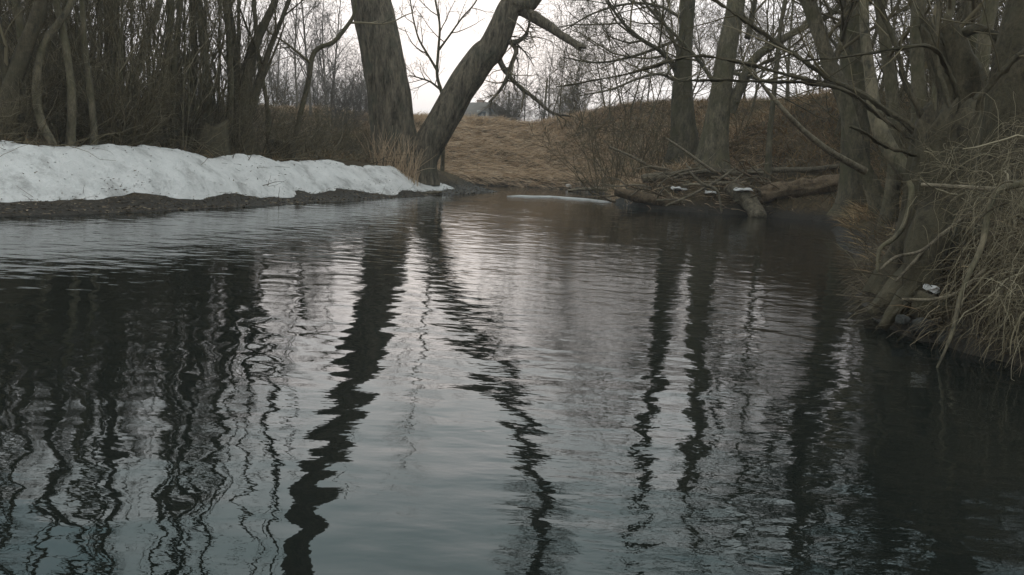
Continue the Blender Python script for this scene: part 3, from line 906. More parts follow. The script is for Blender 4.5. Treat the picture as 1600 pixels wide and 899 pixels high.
DRP = [(1352, 268, 11), (1322, 252, 10), (1293, 234, 9), (1262, 210, 8), (1238, 187, 7), (1205, 150, 6), (1188, 128, 4), (1176, 110, 3)]

# near right: mossy stool with long bare branches
YN = 7.0
stool = TR([(1468, 345, 96), (1468, 290, 84), (1474, 240, 76), (1482, 205, 74), (1488, 190, 60)], YN)
lims = [
    (TR([(1452, 232, 6.1), (1420, 200, 5.6), (1380, 168, 5.6), (1330, 140, 5.0), (1280, 112, 5.0), (1230, 78, 4.4), (1170, 36, 3.9), (1112, -2, 3.4), (1060, -40, 2.2)], YN, 1.2), True),
    (TR([(1456, 222, 5.6), (1400, 180, 5.0), (1340, 143, 5.0), (1290, 130, 4.4), (1240, 120, 3.9), (1160, 98, 3.4), (1080, 88, 3.4), (1010, 108, 2.8), (950, 122, 2.2), (870, 136, 1.6)], YN, 2.0), True),
    (TR([(1450, 236, 4.4), (1395, 196, 3.9), (1330, 148, 3.9), (1270, 130, 3.4), (1200, 128, 2.8), (1120, 125, 2.2), (1060, 128, 1.6)], YN, 0.4), True),
    (TR([(1466, 212, 7.8), (1445, 190, 7.2), (1420, 140, 6.7), (1404, 90, 6.1), (1388, 40, 5.6), (1374, 0, 5.0), (1360, -50, 3.9), (1350, -120, 2.2)], YN, 0.3), True),
    (TR([(1494, 190, 7.2), (1496, 160, 6.7), (1490, 130, 6.1), (1478, 100, 5.6), (1462, 80, 5.0), (1440, 72, 3.9), (1400, 76, 2.8), (1330, 88, 2.2), (1250, 95, 1.1)], YN, -0.6), True),
    (TR([(1500, 188, 7.2), (1530, 150, 6.7), (1560, 120, 6.7), (1600, 80, 6.1), (1650, 30, 5.0), (1700, -40, 3.4)], YN, -0.4), True),
    (TR([(1488, 190, 6.7), (1470, 120, 6.1), (1462, 60, 5.6), (1470, 0, 5.0), (1474, -60, 3.9), (1480, -160, 2.2)], YN, 0.6), True),
    (TR([(1454, 250, 4.4), (1430, 243, 3.9), (1390, 230, 3.9), (1350, 208, 3.4), (1328, 198, 2.8)], YN, -0.3), False)]
CFG_NEAR = dict(n=[7, 4], t0=[0.3, 0.2], ang=[40, 45], len=[0.75, 0.3], seg=[6, 4], wig=[0.12, 0.16], trop=[0.06, 0.03], rmax=[0.009, 0.005], rmin=0.0022)
hero("mossy_coppice_tree", "mossy cut stool on the right bank sending long bare branches over the river", "tree", stool, 'moss', CFG_NEAR, None, 67, sides=48, seg=70,
     furrow=0.06, lump=0.3, flare=0.35, jag=1.1, limbs=lims, extra_twigs=False)
# broken dark snag and the leaning trunk at the right edge
snag = TR([(1500, 214, 66), (1502, 170, 58), (1498, 130, 56), (1488, 100, 56), (1480, 76, 52), (1474, 58, 50)], 8.0)
hero("broken_snag", "dark broken off dead trunk standing behind the mossy stool", "tree", snag, 'moss', None, None, 68, sides=36, seg=60, furrow=0.06, lump=0.3, flare=0.3, jag=1.4,
     limbs=[(TR([(1474, 64, 14), (1500, 54, 12), (1530, 46, 10), (1560, 60, 8), (1580, 90, 6)], 8.0, -0.4), True)], limb_cfg=CFG_NEAR, extra_twigs=False)
lean = TR([(1566, 290, 75.4), (1568, 220, 60.7), (1576, 150, 54.1), (1590, 80, 50.8), (1606, 0, 47.6), (1622, -60, 44.3)], 7.4)
hero("alder_tree", "thick dark trunk leaning over the hanging dry stems on the right bank", "tree", lean, 'moss', dict(CT, len=[1.6, 0.8, 0.4]), (3.5, 0.6, 0.02), 69, sides=40, seg=90, furrow=0.03, lump=0.2,
     crown_from=0.35)
for k, (lst, Yd, lab) in enumerate([
        ([(1398, 262, 20), (1396, 180, 17), (1386, 90, 15), (1372, -10, 14)], 13.5, "straight stem right of the tall brown trunk"),
        ([(1432, 250, 22), (1436, 160, 19), (1432, 60, 17), (1436, -10, 16)], 12.0, "upright dark stem behind the broken snag"),
        ([(1452, 250, 14), (1462, 150, 12), (1476, 60, 10), (1490, -10, 9)], 10.5, "thin stem curving right behind the mossy stool"),
        ([(1530, 240, 24), (1530, 150, 20), (1538, 60, 18), (1552, -10, 17)], 11.0, "dark stem leaning right between the snag and the thick leaning trunk"),
        ([(1560, 240, 18), (1548, 150, 15), (1520, 60, 13), (1510, -10, 12)], 12.5, "stem leaning left behind the thick leaning trunk")]):
    hero("alder_tree", lab, "tree", px_path(lst, Yd), 'alder', CT, (3.3, 0.8, 0.012), 80 + k, crown_from=0.25, sides=14, seg=40)
n = 0
while n < 24:
    y = rng.uniform(11, 30)
    u = rng.uniform(1300, 1720)
    p = P(u, 240, y)
    if pdist(p[:1], p[1:2], RIGHT)[0] < 1.2 or inside(p[:1], p[1:2])[0]:
        continue
    place("thin%d" % rng.integers(6), "alder_tree", (p[0], p[1], gz(p[0], p[1])), rng.uniform(0, 6.28), rng.uniform(0.65, 1.05),
          "slender bare tree on the right bank,", "tree", "wood on the right bank", (rng.normal() * 0.07, rng.normal() * 0.07))
    n += 1
n = 0
while n < 22:
    y = rng.uniform(7, 17)
    u = rng.uniform(1320, 1700)
    p = P(u, 240, y)
    if pdist(p[:1], p[1:2], RIGHT)[0] < 0.9 or inside(p[:1], p[1:2])[0]:
        continue
    place("bush%d" % rng.integers(4), "shrub", (p[0], p[1], gz(p[0], p[1])), rng.uniform(0, 6.28), rng.uniform(0.5, 0.9),
          "bare twiggy shrub on the right bank,", "shrub", "shrubs on the right bank")
    n += 1
n = 0
while n < 16:
    y = rng.uniform(13, 24)
    u = rng.uniform(1350, 1660)
    p = P(u, 240, y)
    if pdist(p[:1], p[1:2], RIGHT)[0] < 1.0 or inside(p[:1], p[1:2])[0]:
        continue
    place("mid%d" % rng.integers(3), "bare_tree", (p[0], p[1], gz(p[0], p[1])), rng.uniform(0, 6.28), rng.uniform(0.6, 0.95),
          "twiggy spreading tree on the right bank,", "tree", "twiggy trees on the right bank")
    n += 1
n = 0
while n < 11:
    y = rng.uniform(16, 26)
    u = rng.uniform(1170, 1560)
    p = P(u, 240, y)
    if pdist(p[:1], p[1:2], RIGHT)[0] < 1.0 or inside(p[:1], p[1:2])[0]:
        continue
    place("pole%d" % rng.integers(4), "alder_tree", (p[0], p[1], gz(p[0], p[1])), rng.uniform(0, 6.28), rng.uniform(0.8, 1.15),
          "tall straight pole of a tree on the right bank,", "tree", "pole trees on the right bank", (rng.normal() * 0.05, rng.normal() * 0.05))
    n += 1
n = 0
while n < 34:
    y = rng.uniform(27, 38)
    u = rng.uniform(830, 1330)
    p = P(u, 240, y)
    if pdist(p[:1], p[1:2], RIGHT)[0] < 3.5 or inside(p[:1], p[1:2])[0]:
        continue
    sc_ = rng.uniform(0.45, 0.9)
    place("mid%d" % rng.integers(3), "bare_tree", (p[0], p[1], gz(p[0], p[1])), rng.uniform(0, 6.28), sc_,
          ("low" if sc_ < 0.58 else "tall" if sc_ > 0.78 else "middling") + " bare tree on top of the slope,", "tree", "trees on top of the slope")
    n += 1
for k, (u, y, sc) in enumerate([(948, 24.5, 1.25), (972, 23.0, 1.0), (1000, 24.5, 1.3), (1030, 23.5, 0.9), (1150, 23.5, 0.7)]):
    p = P(u, 260, y)
    place("wisp%d" % (k % 2), "shrub", (p[0], p[1], gz(p[0], p[1])), u * 0.3, sc, "tangled bare shrub at the river bend,", "shrub", "shrubs at the bend")
n = 0
while n < 12:
    y = rng.uniform(36, 70)
    u = rng.uniform(785, 1000)
    p = P(u, 200, y)
    k = rng.integers(2)
    place("fbush%d" % k, "far_shrub", (p[0], p[1], gz(p[0], p[1])), rng.uniform(0, 6.28), rng.uniform(0.6, 1.2),
          "bare shrub on the skyline,", "shrub", "shrubs on the skyline")
    n += 1
for k in range(9):
    p = P(rng.uniform(800, 1010), 200, rng.uniform(40, 65))
    place("far%d" % (k % 3), "far_tree", (p[0], p[1], gz(p[0], p[1])), rng.uniform(0, 6.28), rng.uniform(0.5, 0.8),
          "bare tree on the skyline,", "tree", "far trees on the skyline")

# ------------------------------------------------------------------ grasses and undergrowth
def blades(name, pts, dirs, L, wd, mat, bend=0.35, seed=0, seg=3):
    """flat tapering blades leaning along dirs, one mesh"""
    rg = np.random.default_rng(seed)
    n = len(pts)
    dirs = norm(dirs)
    side = norm(np.cross(dirs, rg.normal(size=(n, 3)) * 0.6 + UP))
    t = np.linspace(0, 1, seg + 1)
    c = pts[:, None] + dirs[:, None] * (L[:, None] * t)[..., None]
    c[..., 2] -= (bend * L)[:, None] * t[None] ** 2
    wv_ = wd[:, None] * (1 - t[None]) ** 0.7
    a = c - side[:, None] * wv_[..., None]
    b = c[:, :-1] + side[:, None] * wv_[:, :-1, None]
    V = np.concatenate([a, b], 1).reshape(-1, 3)
    k = 2 * seg + 1
    F4 = np.array([[i, seg + 1 + i, seg + 2 + i, i + 1] for i in range(seg - 1)])
    F3 = np.array([[seg - 1, 2 * seg, seg]])
    off = (np.arange(n) * k)[:, None, None]
    return link(name, mesh_np(name, V, [(F4[None] + off).reshape(-1, 4), (F3[None] + off).reshape(-1, 3)]), MAT[mat])
def scatter(n, x0, x1, y0, y1, fn, seed):
    rg = np.random.default_rng(seed)
    x, y = rg.uniform(x0, x1, n), rg.uniform(y0, y1, n)
    k = fn(x, y, rg)
    return x[k], y[k], rg
def slope_dir(x, y, e=0.3):
    return np.stack([ground_z(x + e, y, False) - ground_z(x - e, y, False), ground_z(x, y + e, False) - ground_z(x, y - e, False)], -1) / (2 * e)

# dry grass of the far bank, combed down the slope
def far_zone(x, y, rg):
    d = pdist(x, y, RIGHT)
    return (~inside(x, y)) & (d < 8) & (d > 0.03) & (pdist(x, y, LEFT) > d) & (y > 20) & (x - 4.5 < rg.uniform(-2.5, 2.5, len(x))) & ~((x > 2.3) & (x < 7.2) & (y > 19) & (y < 21.9) & (rg.uniform(0, 1, len(x)) < 0.75))
x, y, rg = scatter(230000, -12, 8, 20, 40, far_zone, 1)
g = slope_dir(x, y)
L = rg.uniform(0.2, 0.6, len(x))
comb = 0.7 * fbm(x, y, 0.6, 3, 55)
dirs = np.stack([-g[:, 0] * 1.2 + 0.75 + 0.9 * comb, -g[:, 1] * 1.6 + rg.normal(size=len(x)) * 0.25, 0.35 + rg.uniform(-0.1, 0.35, len(x))], -1)
dirs[:, :2] += rg.normal(size=(len(x), 2)) * 0.42
pts = np.stack([x, y, ground_z(x, y) - 0.01], -1)
o = blades("dry_grass", pts, dirs, L, rg.uniform(0.003, 0.008, len(x)), 'grass', 0.4, 2)
tag(o, "tan dry grass combed over the far bank", "grass", kind="stuff")
# right slope grass, its darker brown holds the shade of the trees
def right_zone(x, y, rg):
    d = pdist(x, y, RIGHT)
    return (~inside(x, y)) & (d < 9) & (d > 0.1) & ((y > 14) | (d > 1.2) | (rg.uniform(0, 1, len(x)) < 0.2)) & (pdist(x, y, LEFT) > d) & (x - 4.5 > rg.uniform(-2.5, 2.5, len(x))) & ~((x > 2.3) & (x < 7.2) & (y > 19) & (y < 21.9) & (rg.uniform(0, 1, len(x)) < 0.75))
x, y, rg = scatter(110000, 1, 15, 5, 36, right_zone, 3)
g = slope_dir(x, y)
L = rg.uniform(0.15, 0.55, len(x))
dirs = np.stack([-g[:, 0] + rg.normal(size=len(x)) * 0.5, -g[:, 1] + rg.normal(size=len(x)) * 0.5, 0.5 + rg.uniform(-0.1, 0.5, len(x))], -1)
pts = np.stack([x, y, ground_z(x, y) - 0.01], -1)
o = blades("shade_brown_grass", pts, dirs, L, rg.uniform(0.004, 0.010, len(x)), 'grassd', 0.3, 4)
tag(o, "dead grass on the right bank slope, tree shade in its brown", "grass", kind="stuff")
# matted grass hanging over the edge of the near right bank
def near_zone(x, y, rg):
    d = pdist(x, y, RIGHT)
    return (~inside(x, y)) & (d > 0.02) & (d < 1.6) & (pdist(x, y, LEFT) > d)
x, y, rg = scatter(26000, 2.6, 5.6, 3.6, 11, near_zone, 13)
L = rg.uniform(0.15, 0.5, len(x))
dirs = np.stack([-0.8 + rg.normal(size=len(x)) * 0.6, -0.4 + rg.normal(size=len(x)) * 0.6, 0.45 + rg.uniform(-0.2, 0.5, len(x))], -1)
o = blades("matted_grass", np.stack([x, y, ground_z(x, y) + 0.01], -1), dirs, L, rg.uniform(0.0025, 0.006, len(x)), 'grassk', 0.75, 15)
tag(o, "matted brown grass hanging over the edge of the near right bank", "grass", kind="stuff")
# left bank: dead grass under the thicket and around the willows
def left_zone(x, y, rg):
    d = pdist(x, y, LEFT)
    return (~inside(x, y)) & (d > 1.7 + 0.5 * rg.uniform(0, 1, len(x))) & (d < 9) & (pdist(x, y, RIGHT) > d)
x, y, rg = scatter(70000, -13, 0, 9, 26, left_zone, 5)
L = rg.uniform(0.12, 0.5, len(x))
dirs = np.stack([rg.normal(size=len(x)) * 0.6, rg.normal(size=len(x)) * 0.6 - 0.2, 0.7 + rg.uniform(-0.3, 0.5, len(x))], -1)
pts = np.stack([x, y, ground_z(x, y) - 0.01], -1)
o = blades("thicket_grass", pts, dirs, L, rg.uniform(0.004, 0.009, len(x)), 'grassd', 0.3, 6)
tag(o, "dead brown grass under the left bank thicket", "grass", kind="stuff")

# fallen twigs, brambles and arching dead stems
def tangle(name, n, zone, seed, label, Lr=(0.4, 1.3), mat='twig', rr=(0.003, 0.007), bx=(-13, 0, 9, 26), updown=0.5, lift=0.0):
    x, y, rg = scatter(n, *bx, zone, seed)
    bag = Tubes()
    z = ground_z(x, y)
    for a, b, c in zip(x, y, z):
        az = rg.uniform(0, 6.28)
        d = np.array([math.cos(az), math.sin(az), rg.uniform(0.1, 1.2)])
        L = rg.uniform(*Lr)
        p = grow_path(rg, (a, b, c - 0.03 + lift), d, L, 7, 0.18, -0.16 * updown)
        p[:, 2] = np.maximum(p[:, 2], c - 0.05)
        r = rg.uniform(*rr)
        bag.add(p, np.linspace(r, r * 0.4, 7), 3)
    o = link(name, bag.mesh(name), MAT[mat])
    tag(o, label, "undergrowth", kind="stuff")
def lz2(x, y, rg):
    d = pdist(x, y, LEFT)
    return (~inside(x, y)) & (d > 1.6) & (d < 5.0) & (pdist(x, y, RIGHT) > d)
tangle("undergrowth", 17000, lz2, 7, "tangle of dead twigs and brambles under the left thicket", (0.4, 1.5), rr=(0.0035, 0.008), updown=0.35)
def lz3(x, y, rg):
    d = pdist(x, y, LEFT)
    return (~inside(x, y)) & (d > 0.05) & (d < 0.8) & (pdist(x, y, RIGHT) > d) & (y > 9)
tangle("shore_debris", 2200, lz3, 8, "dead stalks and twigs on the dark mud below the snow", (0.1, 0.4), 'litter', (0.003, 0.006))
def rz2(x, y, rg):
    d = pdist(x, y, RIGHT)
    return (~inside(x, y)) & (d > 0.05) & (d < 5.0) & (pdist(x, y, LEFT) > d) & (y > 5)
tangle("bank_undergrowth", 6000, rz2, 9, "tangle of dead twigs on the right bank slope", (0.3, 1.0), 'twig', (0.003, 0.007), (2, 14, 4.5, 30))
def rz3(x, y, rg):
    d = pdist(x, y, RIGHT)
    return (~inside(x, y)) & (d < 0.6) & (pdist(x, y, LEFT) > d) & (y < 13)
tangle("bank_roots", 5000, rz3, 16, "fine dead roots and twigs fringing the near right bank", (0.15, 0.5), 'litter', (0.002, 0.006), (2.5, 6, 3.5, 13))
def lz5(x, y, rg):
    d = pdist(x, y, LEFT)
    return (~inside(x, y)) & (d > 0.5) & (d < 2.2) & (pdist(x, y, RIGHT) > d) & (y > 9) & (fbm(x, y, 0.9, 3, 61) + 0.5 * d > 0.75)
tangle("snow_twigs", 4200, lz5, 14, "dead stalks and twigs poking through the snow", (0.15, 0.7), 'twig', (0.004, 0.009), lift=0.09, updown=0.1)

# leaf litter flakes on the mud
def lz4(x, y, rg):
    d = pdist(x, y, LEFT)
    return (~inside(x, y)) & (d < 0.85) & (pdist(x, y, RIGHT) > d) & (y > 9)
x, y, rg = scatter(75000, -10, 0, 9, 25, lz4, 10)
dirs = np.stack([rg.normal(size=len(x)), rg.normal(size=len(x)), rg.uniform(0, 0.2, len(x))], -1)
o = blades("leaf_litter", np.stack([x, y, ground_z(x, y) + 0.012], -1), dirs, rg.uniform(0.02, 0.07, len(x)), rg.uniform(0.004, 0.012, len(x)), 'litter', 0.1, 11, seg=2)
tag(o, "dark rotting leaves on the mud shelf below the snow", "leaf litter", kind="stuff")

# flecks of leaf and bark on the snow
rg = np.random.default_rng(19)
iy, ix = np.nonzero(SNOW_KEEP & (SNOW_TH > 0.02))
pick = rg.choice(len(iy), 1300, p=SNOW_W[iy, ix] / SNOW_W[iy, ix].sum())
pp = np.stack([sx[ix[pick]], sy[iy[pick]], SNOW_Z[iy[pick], ix[pick]] + 0.004], -1)
dirs = np.stack([rg.normal(size=len(pick)), rg.normal(size=len(pick)), rg.uniform(0.1, 0.5, len(pick))], -1)
o = blades("leaf_flecks", pp, dirs, rg.uniform(0.015, 0.06, len(pick)), rg.uniform(0.003, 0.011, len(pick)), 'litter', 0.1, 20, seg=2)
tag(o, "flecks of dead leaf and bark strewn over the snow", "leaf litter", kind="stuff")

# straw collar around the willow feet
rg = np.random.default_rng(12)
bag = Tubes()
for k in range(200):
    u = rg.uniform(583, 655)
    p = P(u, 250, YW - rg.uniform(0.45, 1.0))
    z0 = gz(p[0], p[1])
    d = np.array([rg.normal() * 0.2, rg.normal() * 0.2, 1])
    q = grow_path(rg, (p[0], p[1], z0 - 0.05), d, rg.uniform(0.35, 1.15), 6, 0.13, -0.03)
    bag.add(q, np.linspace(0.006, 0.003, 6), 3)
o = link("dry_reed", bag.mesh("dry_reed"), MAT['grass'])
tag(o, "dry reeds standing round the foot of the willows", "reeds", kind="stuff")

# ------------------------------------------------------------------ right bank: fallen wood, driftwood, snow bits
def rest(u, v, lo, hi, clear=0.0):
    """distance at which a point on this sight line comes down on the bank"""
    ys = np.linspace(lo, hi, 80)
    q = np.array([P(u, v, k) for k in ys])
    hit = np.nonzero(ground_z(q[:, 0], q[:, 1]) >= q[:, 2] - clear)[0]
    return float(ys[hit[0]]) if len(hit) else hi
def log(name, label, lst, Y, dY, mat, seed, group=None, sides=14, seg=50, furrow=0.008, lump=0.12, cat="log"):
    q = px_path(lst, Y, dY)
    o = q[0, :3].copy()
    me = rough_trunk(name, q, sides, seg, furrow, lump, o, seed, 0.0)
    ob = link(name, me, MAT[mat])
    ob.location = o
    return tag(ob, label, cat, group)
log("fallen_tree", "long thin fallen trunk lying level across the driftwood pile", [(1002, 277, 6), (1050, 272, 8), (1100, 268, 8), (1160, 270, 9), (1210, 266, 8), (1270, 265, 8), (1326, 257, 6)], rest(1160, 270, 20.2, 24, 0.22), 0.1, 'drift', 1)
log("rotten_log", "thick rotten brown log on the bank foot below the fallen trunk", [(1186, 306, 20.4), (1220, 300, 23.1), (1270, 292, 21.8), (1322, 284, 20.4), (1350, 282, 17.7)], rest(1240, 300, 20.2, 24, 0.12), 0.1, 'rot', 2, furrow=0.07, lump=0.28, sides=28)
log("driftwood_log", "short pale broken log end in the driftwood pile", [(1004, 279, 13), (1024, 277, 14), (1046, 276, 13)], rest(1024, 280, 20.2, 24, 0.12), 0.0, 'drift', 3)
log("drowned_stump", "slanting grey root stump dipping into the water at the driftwood pile", [(1142, 296, 20), (1156, 303, 24), (1170, 315, 24), (1180, 330, 26), (1184, 342, 28)], rest(1142, 300, 20.2, 24, 0.15), -0.7, 'drift', 4, furrow=0.02, sides=20, cat="stump")
log("sunken_branch", "bare branch lying along the far water edge below the dry grass", [(888, 298, 4), (915, 296, 5), (940, 296, 5), (962, 300, 5)], 27.6, -0.6, 'drift', 5)
log("shore_branch", "thin dead branch lying in the shallows below the willow point", [(578, 322, 3), (610, 314, 5), (645, 306, 5), (690, 300, 4)], 18.6, 2.6, 'drift', 8, sides=8, furrow=0.002, cat="branch")
log("bank_log", "low dark log half buried in the bank left of the driftwood", [(962, 300, 12), (990, 306, 16), (1030, 314, 18), (1064, 318, 16)], 20.9, -0.5, 'rot', 6, furrow=0.02)
log("fallen_branch", "bare branch slanting down to the right bank below the crossing branches", DRP, 12.6, -0.8, 'drift', 7, sides=8, furrow=0.002, lump=0.08, cat="branch")
rg = np.random.default_rng(21)
for k in range(56):
    u = rg.uniform(958, 1225)
    a = P(u, 300, rg.uniform(20.2, 21.3))
    z0 = max(gz(a[0], a[1]), 0.0)
    az = rg.uniform(0, 6.28)
    L = rg.uniform(0.35, 1.7)
    d = np.array([math.cos(az), math.sin(az) * 0.5, rg.uniform(-0.05, 0.5)])
    q = grow_path(rg, (a[0], a[1], z0 + rg.uniform(0.08, 0.35)), d, L, 8, 0.14, -0.04)
    r = rg.uniform(0.010, 0.032)
    me_q = np.concatenate([q, np.linspace(r, r * 0.4, 8)[:, None]], 1)
    ob = link("driftwood_branch", rough_trunk("driftwood_branch", me_q, 7, 24, 0.002, 0.1, q[0], k, 0), MAT['drift' if k % 3 else 'rot'])
    ob.location = q[0]
    tag(ob, "bare broken branch lodged in the driftwood pile on the right bank", "branch", "driftwood branches")
for k, (lst, Yd, dY, lab) in enumerate([
        ([(952, 230, 3), (985, 244, 4), (1020, 262, 5), (1050, 268, 5)], 21.0, 0.8, "thin pale branch slanting into the left end of the driftwood pile"),
        ([(1040, 216, 3), (1070, 236, 4), (1100, 258, 5), (1118, 270, 5)], 20.2, 0.4, "thin pale branch slanting down before the upright dark trunk"),
        ([(1076, 268, 4), (1098, 288, 5), (1120, 298, 4), (1128, 332, 4)], 19.8, 0.0, "crooked pale branch hanging from the driftwood to the water"),
        ([(1040, 322, 3), (1080, 305, 4), (1120, 283, 4), (1150, 262, 3)], 19.8, 0.3, "thin branch rising right over the driftwood pile")]):
    log("driftwood_branch", lab, lst, Yd, dY, 'drift', 30 + k, sides=7, seg=30, furrow=0.001, cat="branch")
def snow_patch(u, v, Y, w, h, seed, label):
    p = P(u, v, Y)
    r = w * 0.5 * Y / FPX
    nu, nv = 22, 8
    V, F = [], []
    for i in range(nv):
        for j in range(nu):
            t = i / (nv - 1)
            a = 6.2832 * j / nu
            rr = r * math.sin(t * 1.5708) * (1 + 0.3 * math.sin(3 * a + seed) + 0.2 * math.sin(5 * a + seed * 2))
            V.append((rr * math.cos(a), rr * math.sin(a) * 0.8, h * math.cos(t * 1.5708) ** 0.6 - 0.03))
    V = np.array(V)
    V[:, 2] += 0.04 * vnoise(V * 9 + seed, 4)
    idx = np.arange(nu * nv).reshape(nv, nu)
    nx_ = np.roll(idx, -1, 1)
    o = link("snow_patch", mesh_np("snow_patch", V, [np.stack([idx[:-1], idx[1:], nx_[1:], nx_[:-1]], -1).reshape(-1, 4)]), MAT['snow'])
    o.location = p
    tag(o, label, "snow")
snow_patch(1060, 294, rest(1060, 296, 20.2, 24, 0.06), 20, 0.045, 1, "small snow patch on the left part of the driftwood pile")
snow_patch(1110, 299, rest(1110, 301, 20.2, 24, 0.06), 18, 0.05, 2, "tiny snow patch in the middle of the driftwood pile")
snow_patch(1160, 296, rest(1142, 300, 20.2, 24, 0.15) - 0.35, 28, 0.055, 3, "snow cap on the slanting grey root stump")

# ------------------------------------------------------------------ near right bank: roots and hanging dry stems
CFG_NONE = None
def root(lst, Y, dY, seed, label, mat='moss'):
    return log("tree_root", label, lst, Y, dY, mat, seed, "exposed roots on the right bank", sides=24, seg=70, furrow=0.022, lump=0.32, cat="root")
root([(1470, 330, 60), (1446, 380, 58), (1440, 420, 52), (1440, 465, 44), (1440, 505, 40)], 6.6, -0.3, 1, "thick mossy root running down into the water below the stool")
root([(1444, 400, 40), (1424, 430, 36), (1400, 455, 30), (1376, 478, 22), (1362, 490, 16)], 6.6, -0.1, 2, "low mossy root spreading left over the water from the thick one")
root([(1430, 470, 36), (1470, 486, 30), (1500, 500, 22), (1520, 502, 16)], 6.2, -0.3, 3, "curved root bending right below the lump of ice")
root([(1440, 440, 30), (1415, 470, 26), (1394, 492, 20), (1380, 510, 14)], 6.4, -0.2, 4, "forked root tip dipping into the water")
# ice and snow lump between the roots
snow_patch(1457, 450, 6.25, 22, 0.05, 5, "lump of ice between the thick root and the bank")
snow_patch(1474, 398, rest(1474, 398, 5.6, 7.6, 0.03), 30, 0.05, 6, "grey snow patch above the roots of the mossy stool")
# stone at the water line
def stone(u, v, Y, s, seed, label):
    p = P(u, v, Y)
    nu, nv = 18, 11
    V = []
    for i in range(nv):
        for j in range(nu):
            a, b = 6.2832 * j / nu, math.pi * i / (nv - 1)
            d = np.array([math.sin(b) * math.cos(a), math.sin(b) * math.sin(a), math.cos(b)])
            d = np.sign(d) * np.abs(d) ** 0.7
            V.append(d * s * (1 + 0.15 * float(vnoise(d * 2.1 + seed, 2))))
    idx = np.arange(nu * nv).reshape(nv, nu)
    nx_ = np.roll(idx, -1, 1)
    o = link("stone", mesh_np("stone", np.array(V) * np.array([1, 0.9, 0.75]), [np.stack([idx[:-1], idx[1:], nx_[1:], nx_[:-1]], -1).reshape(-1, 4)]), MAT['stone'])
    o.location = p
    o.rotation_euler = (0.1, 0.1, seed)
    tag(o, label, "stone", "small stones on the waterline" if s < 0.07 else None)
MAT['stone'] = bark_mat("wet_stone", (0.02, 0.019, 0.017), (0.06, 0.058, 0.052), None, 1, 6, 0.01)
stone(1444, 512, 6.0, 0.085, 2, "grey stone block at the waterline under the thick root")
for k, (u, v, sz) in enumerate([(1478, 528, 0.05), (1520, 540, 0.06), (1552, 552, 0.045), (1410, 500, 0.045), (1500, 536, 0.035), (1580, 560, 0.05)]):
    stone(u, v, 5.95 - 0.0028 * (u - 1440), sz, 10 + k, "small dark wet stone on the waterline under the hanging dry stems")
snow_patch(888, 291, rest(888, 292, 28, 31, 0.02), 9, 0.10, 8, "small white snow lump at the far water edge")

def ice():  # pale strip on the water at the bend, built as a thin sheet
    top = []
    for u, v in [(792, 306.2), (812, 305.0), (836, 306.0), (858, 305.8), (884, 307.9), (912, 309.6), (940, 313.0), (956, 315.4), (944, 315.2), (915, 311.8), (888, 310.4), (862, 307.6), (840, 307.8), (815, 306.6)]:
        d = ray(u, v)
        q = CPOS + d * ((0.02 - CAMH) / d[2])
        top.append(q)
    top = np.array(top)
    n = len(top)
    c = top.mean(0)
    V = np.concatenate([top, top - np.array([0, 0, 0.05])]) - c
    F = [np.array([list(range(n))[::-1]]), np.array([[i, (i + 1) % n, n + (i + 1) % n, n + i] for i in range(n)])]
    o = link("pale_sheet", mesh_np("pale_sheet", V, F, False), MAT['snow'])
    o.location = c
    tag(o, "thin pale sheet lying on the water at the river bend", "ice")
ice()
rg = np.random.default_rng(33)
def hanging(name, label, n, u0, u1, v0, v1, Y0, Y1, Lr, seed, fall=-0.28, left=0.45):
    rg = np.random.default_rng(seed)
    bag = Tubes()
    c = P((u0 + u1) / 2, (v0 + v1) / 2, (Y0 + Y1) / 2)
    for k in range(n):
        p = P(rg.uniform(u0, u1), rg.uniform(v0, v1), rg.uniform(Y0, Y1))
        az = rg.normal() * 0.9
        d = np.array([-left * math.cos(az) + rg.normal() * 0.35, -0.45 + rg.normal() * 0.4, rg.uniform(-0.3, 0.9)])
        L = rg.uniform(*Lr)
        q = grow_path(rg, p, d, L, 10, 0.23, fall * rg.uniform(0.4, 1.5))
        q[:, 2] = np.maximum(q[:, 2], 0.01)
        r = rg.uniform(0.0009, 0.0026) if rg.random() < 0.95 else rg.uniform(0.005, 0.009)
        bag.add(q, np.linspace(r, r * 0.5, 10), 4)
    o = link(name, bag.mesh(name, c), MAT['stem'])
    o.location = c
    tag(o, label, "dry stems", "dry stems hanging over the right bank")
hanging("dry_stem_clump", "thick tangle of pale dry stems drooping off the right bank", 420, 1560, 1665, 240, 430, 5.3, 6.3, (0.35, 0.85), 41)
hanging("dry_stem_clump", "sparse pale dry stems trailing beside the thick root", 110, 1510, 1580, 290, 420, 5.6, 6.3, (0.3, 0.6), 42)
hanging("dry_stem_clump", "lower dry stems dipping their tips into the dark water", 260, 1560, 1660, 420, 500, 4.9, 5.6, (0.25, 0.6), 43)
hanging("dry_stem_clump", "short dead stems sprouting around the mossy stool", 150, 1425, 1545, 215, 330, 6.3, 6.9, (0.2, 0.6), 45, fall=-0.05, left=0.2)
hanging("dry_stem_clump", "grey dry stems hanging under the thick leaning trunk", 80, 1560, 1640, 190, 270, 5.9, 6.5, (0.3, 0.7), 44, fall=-0.35)
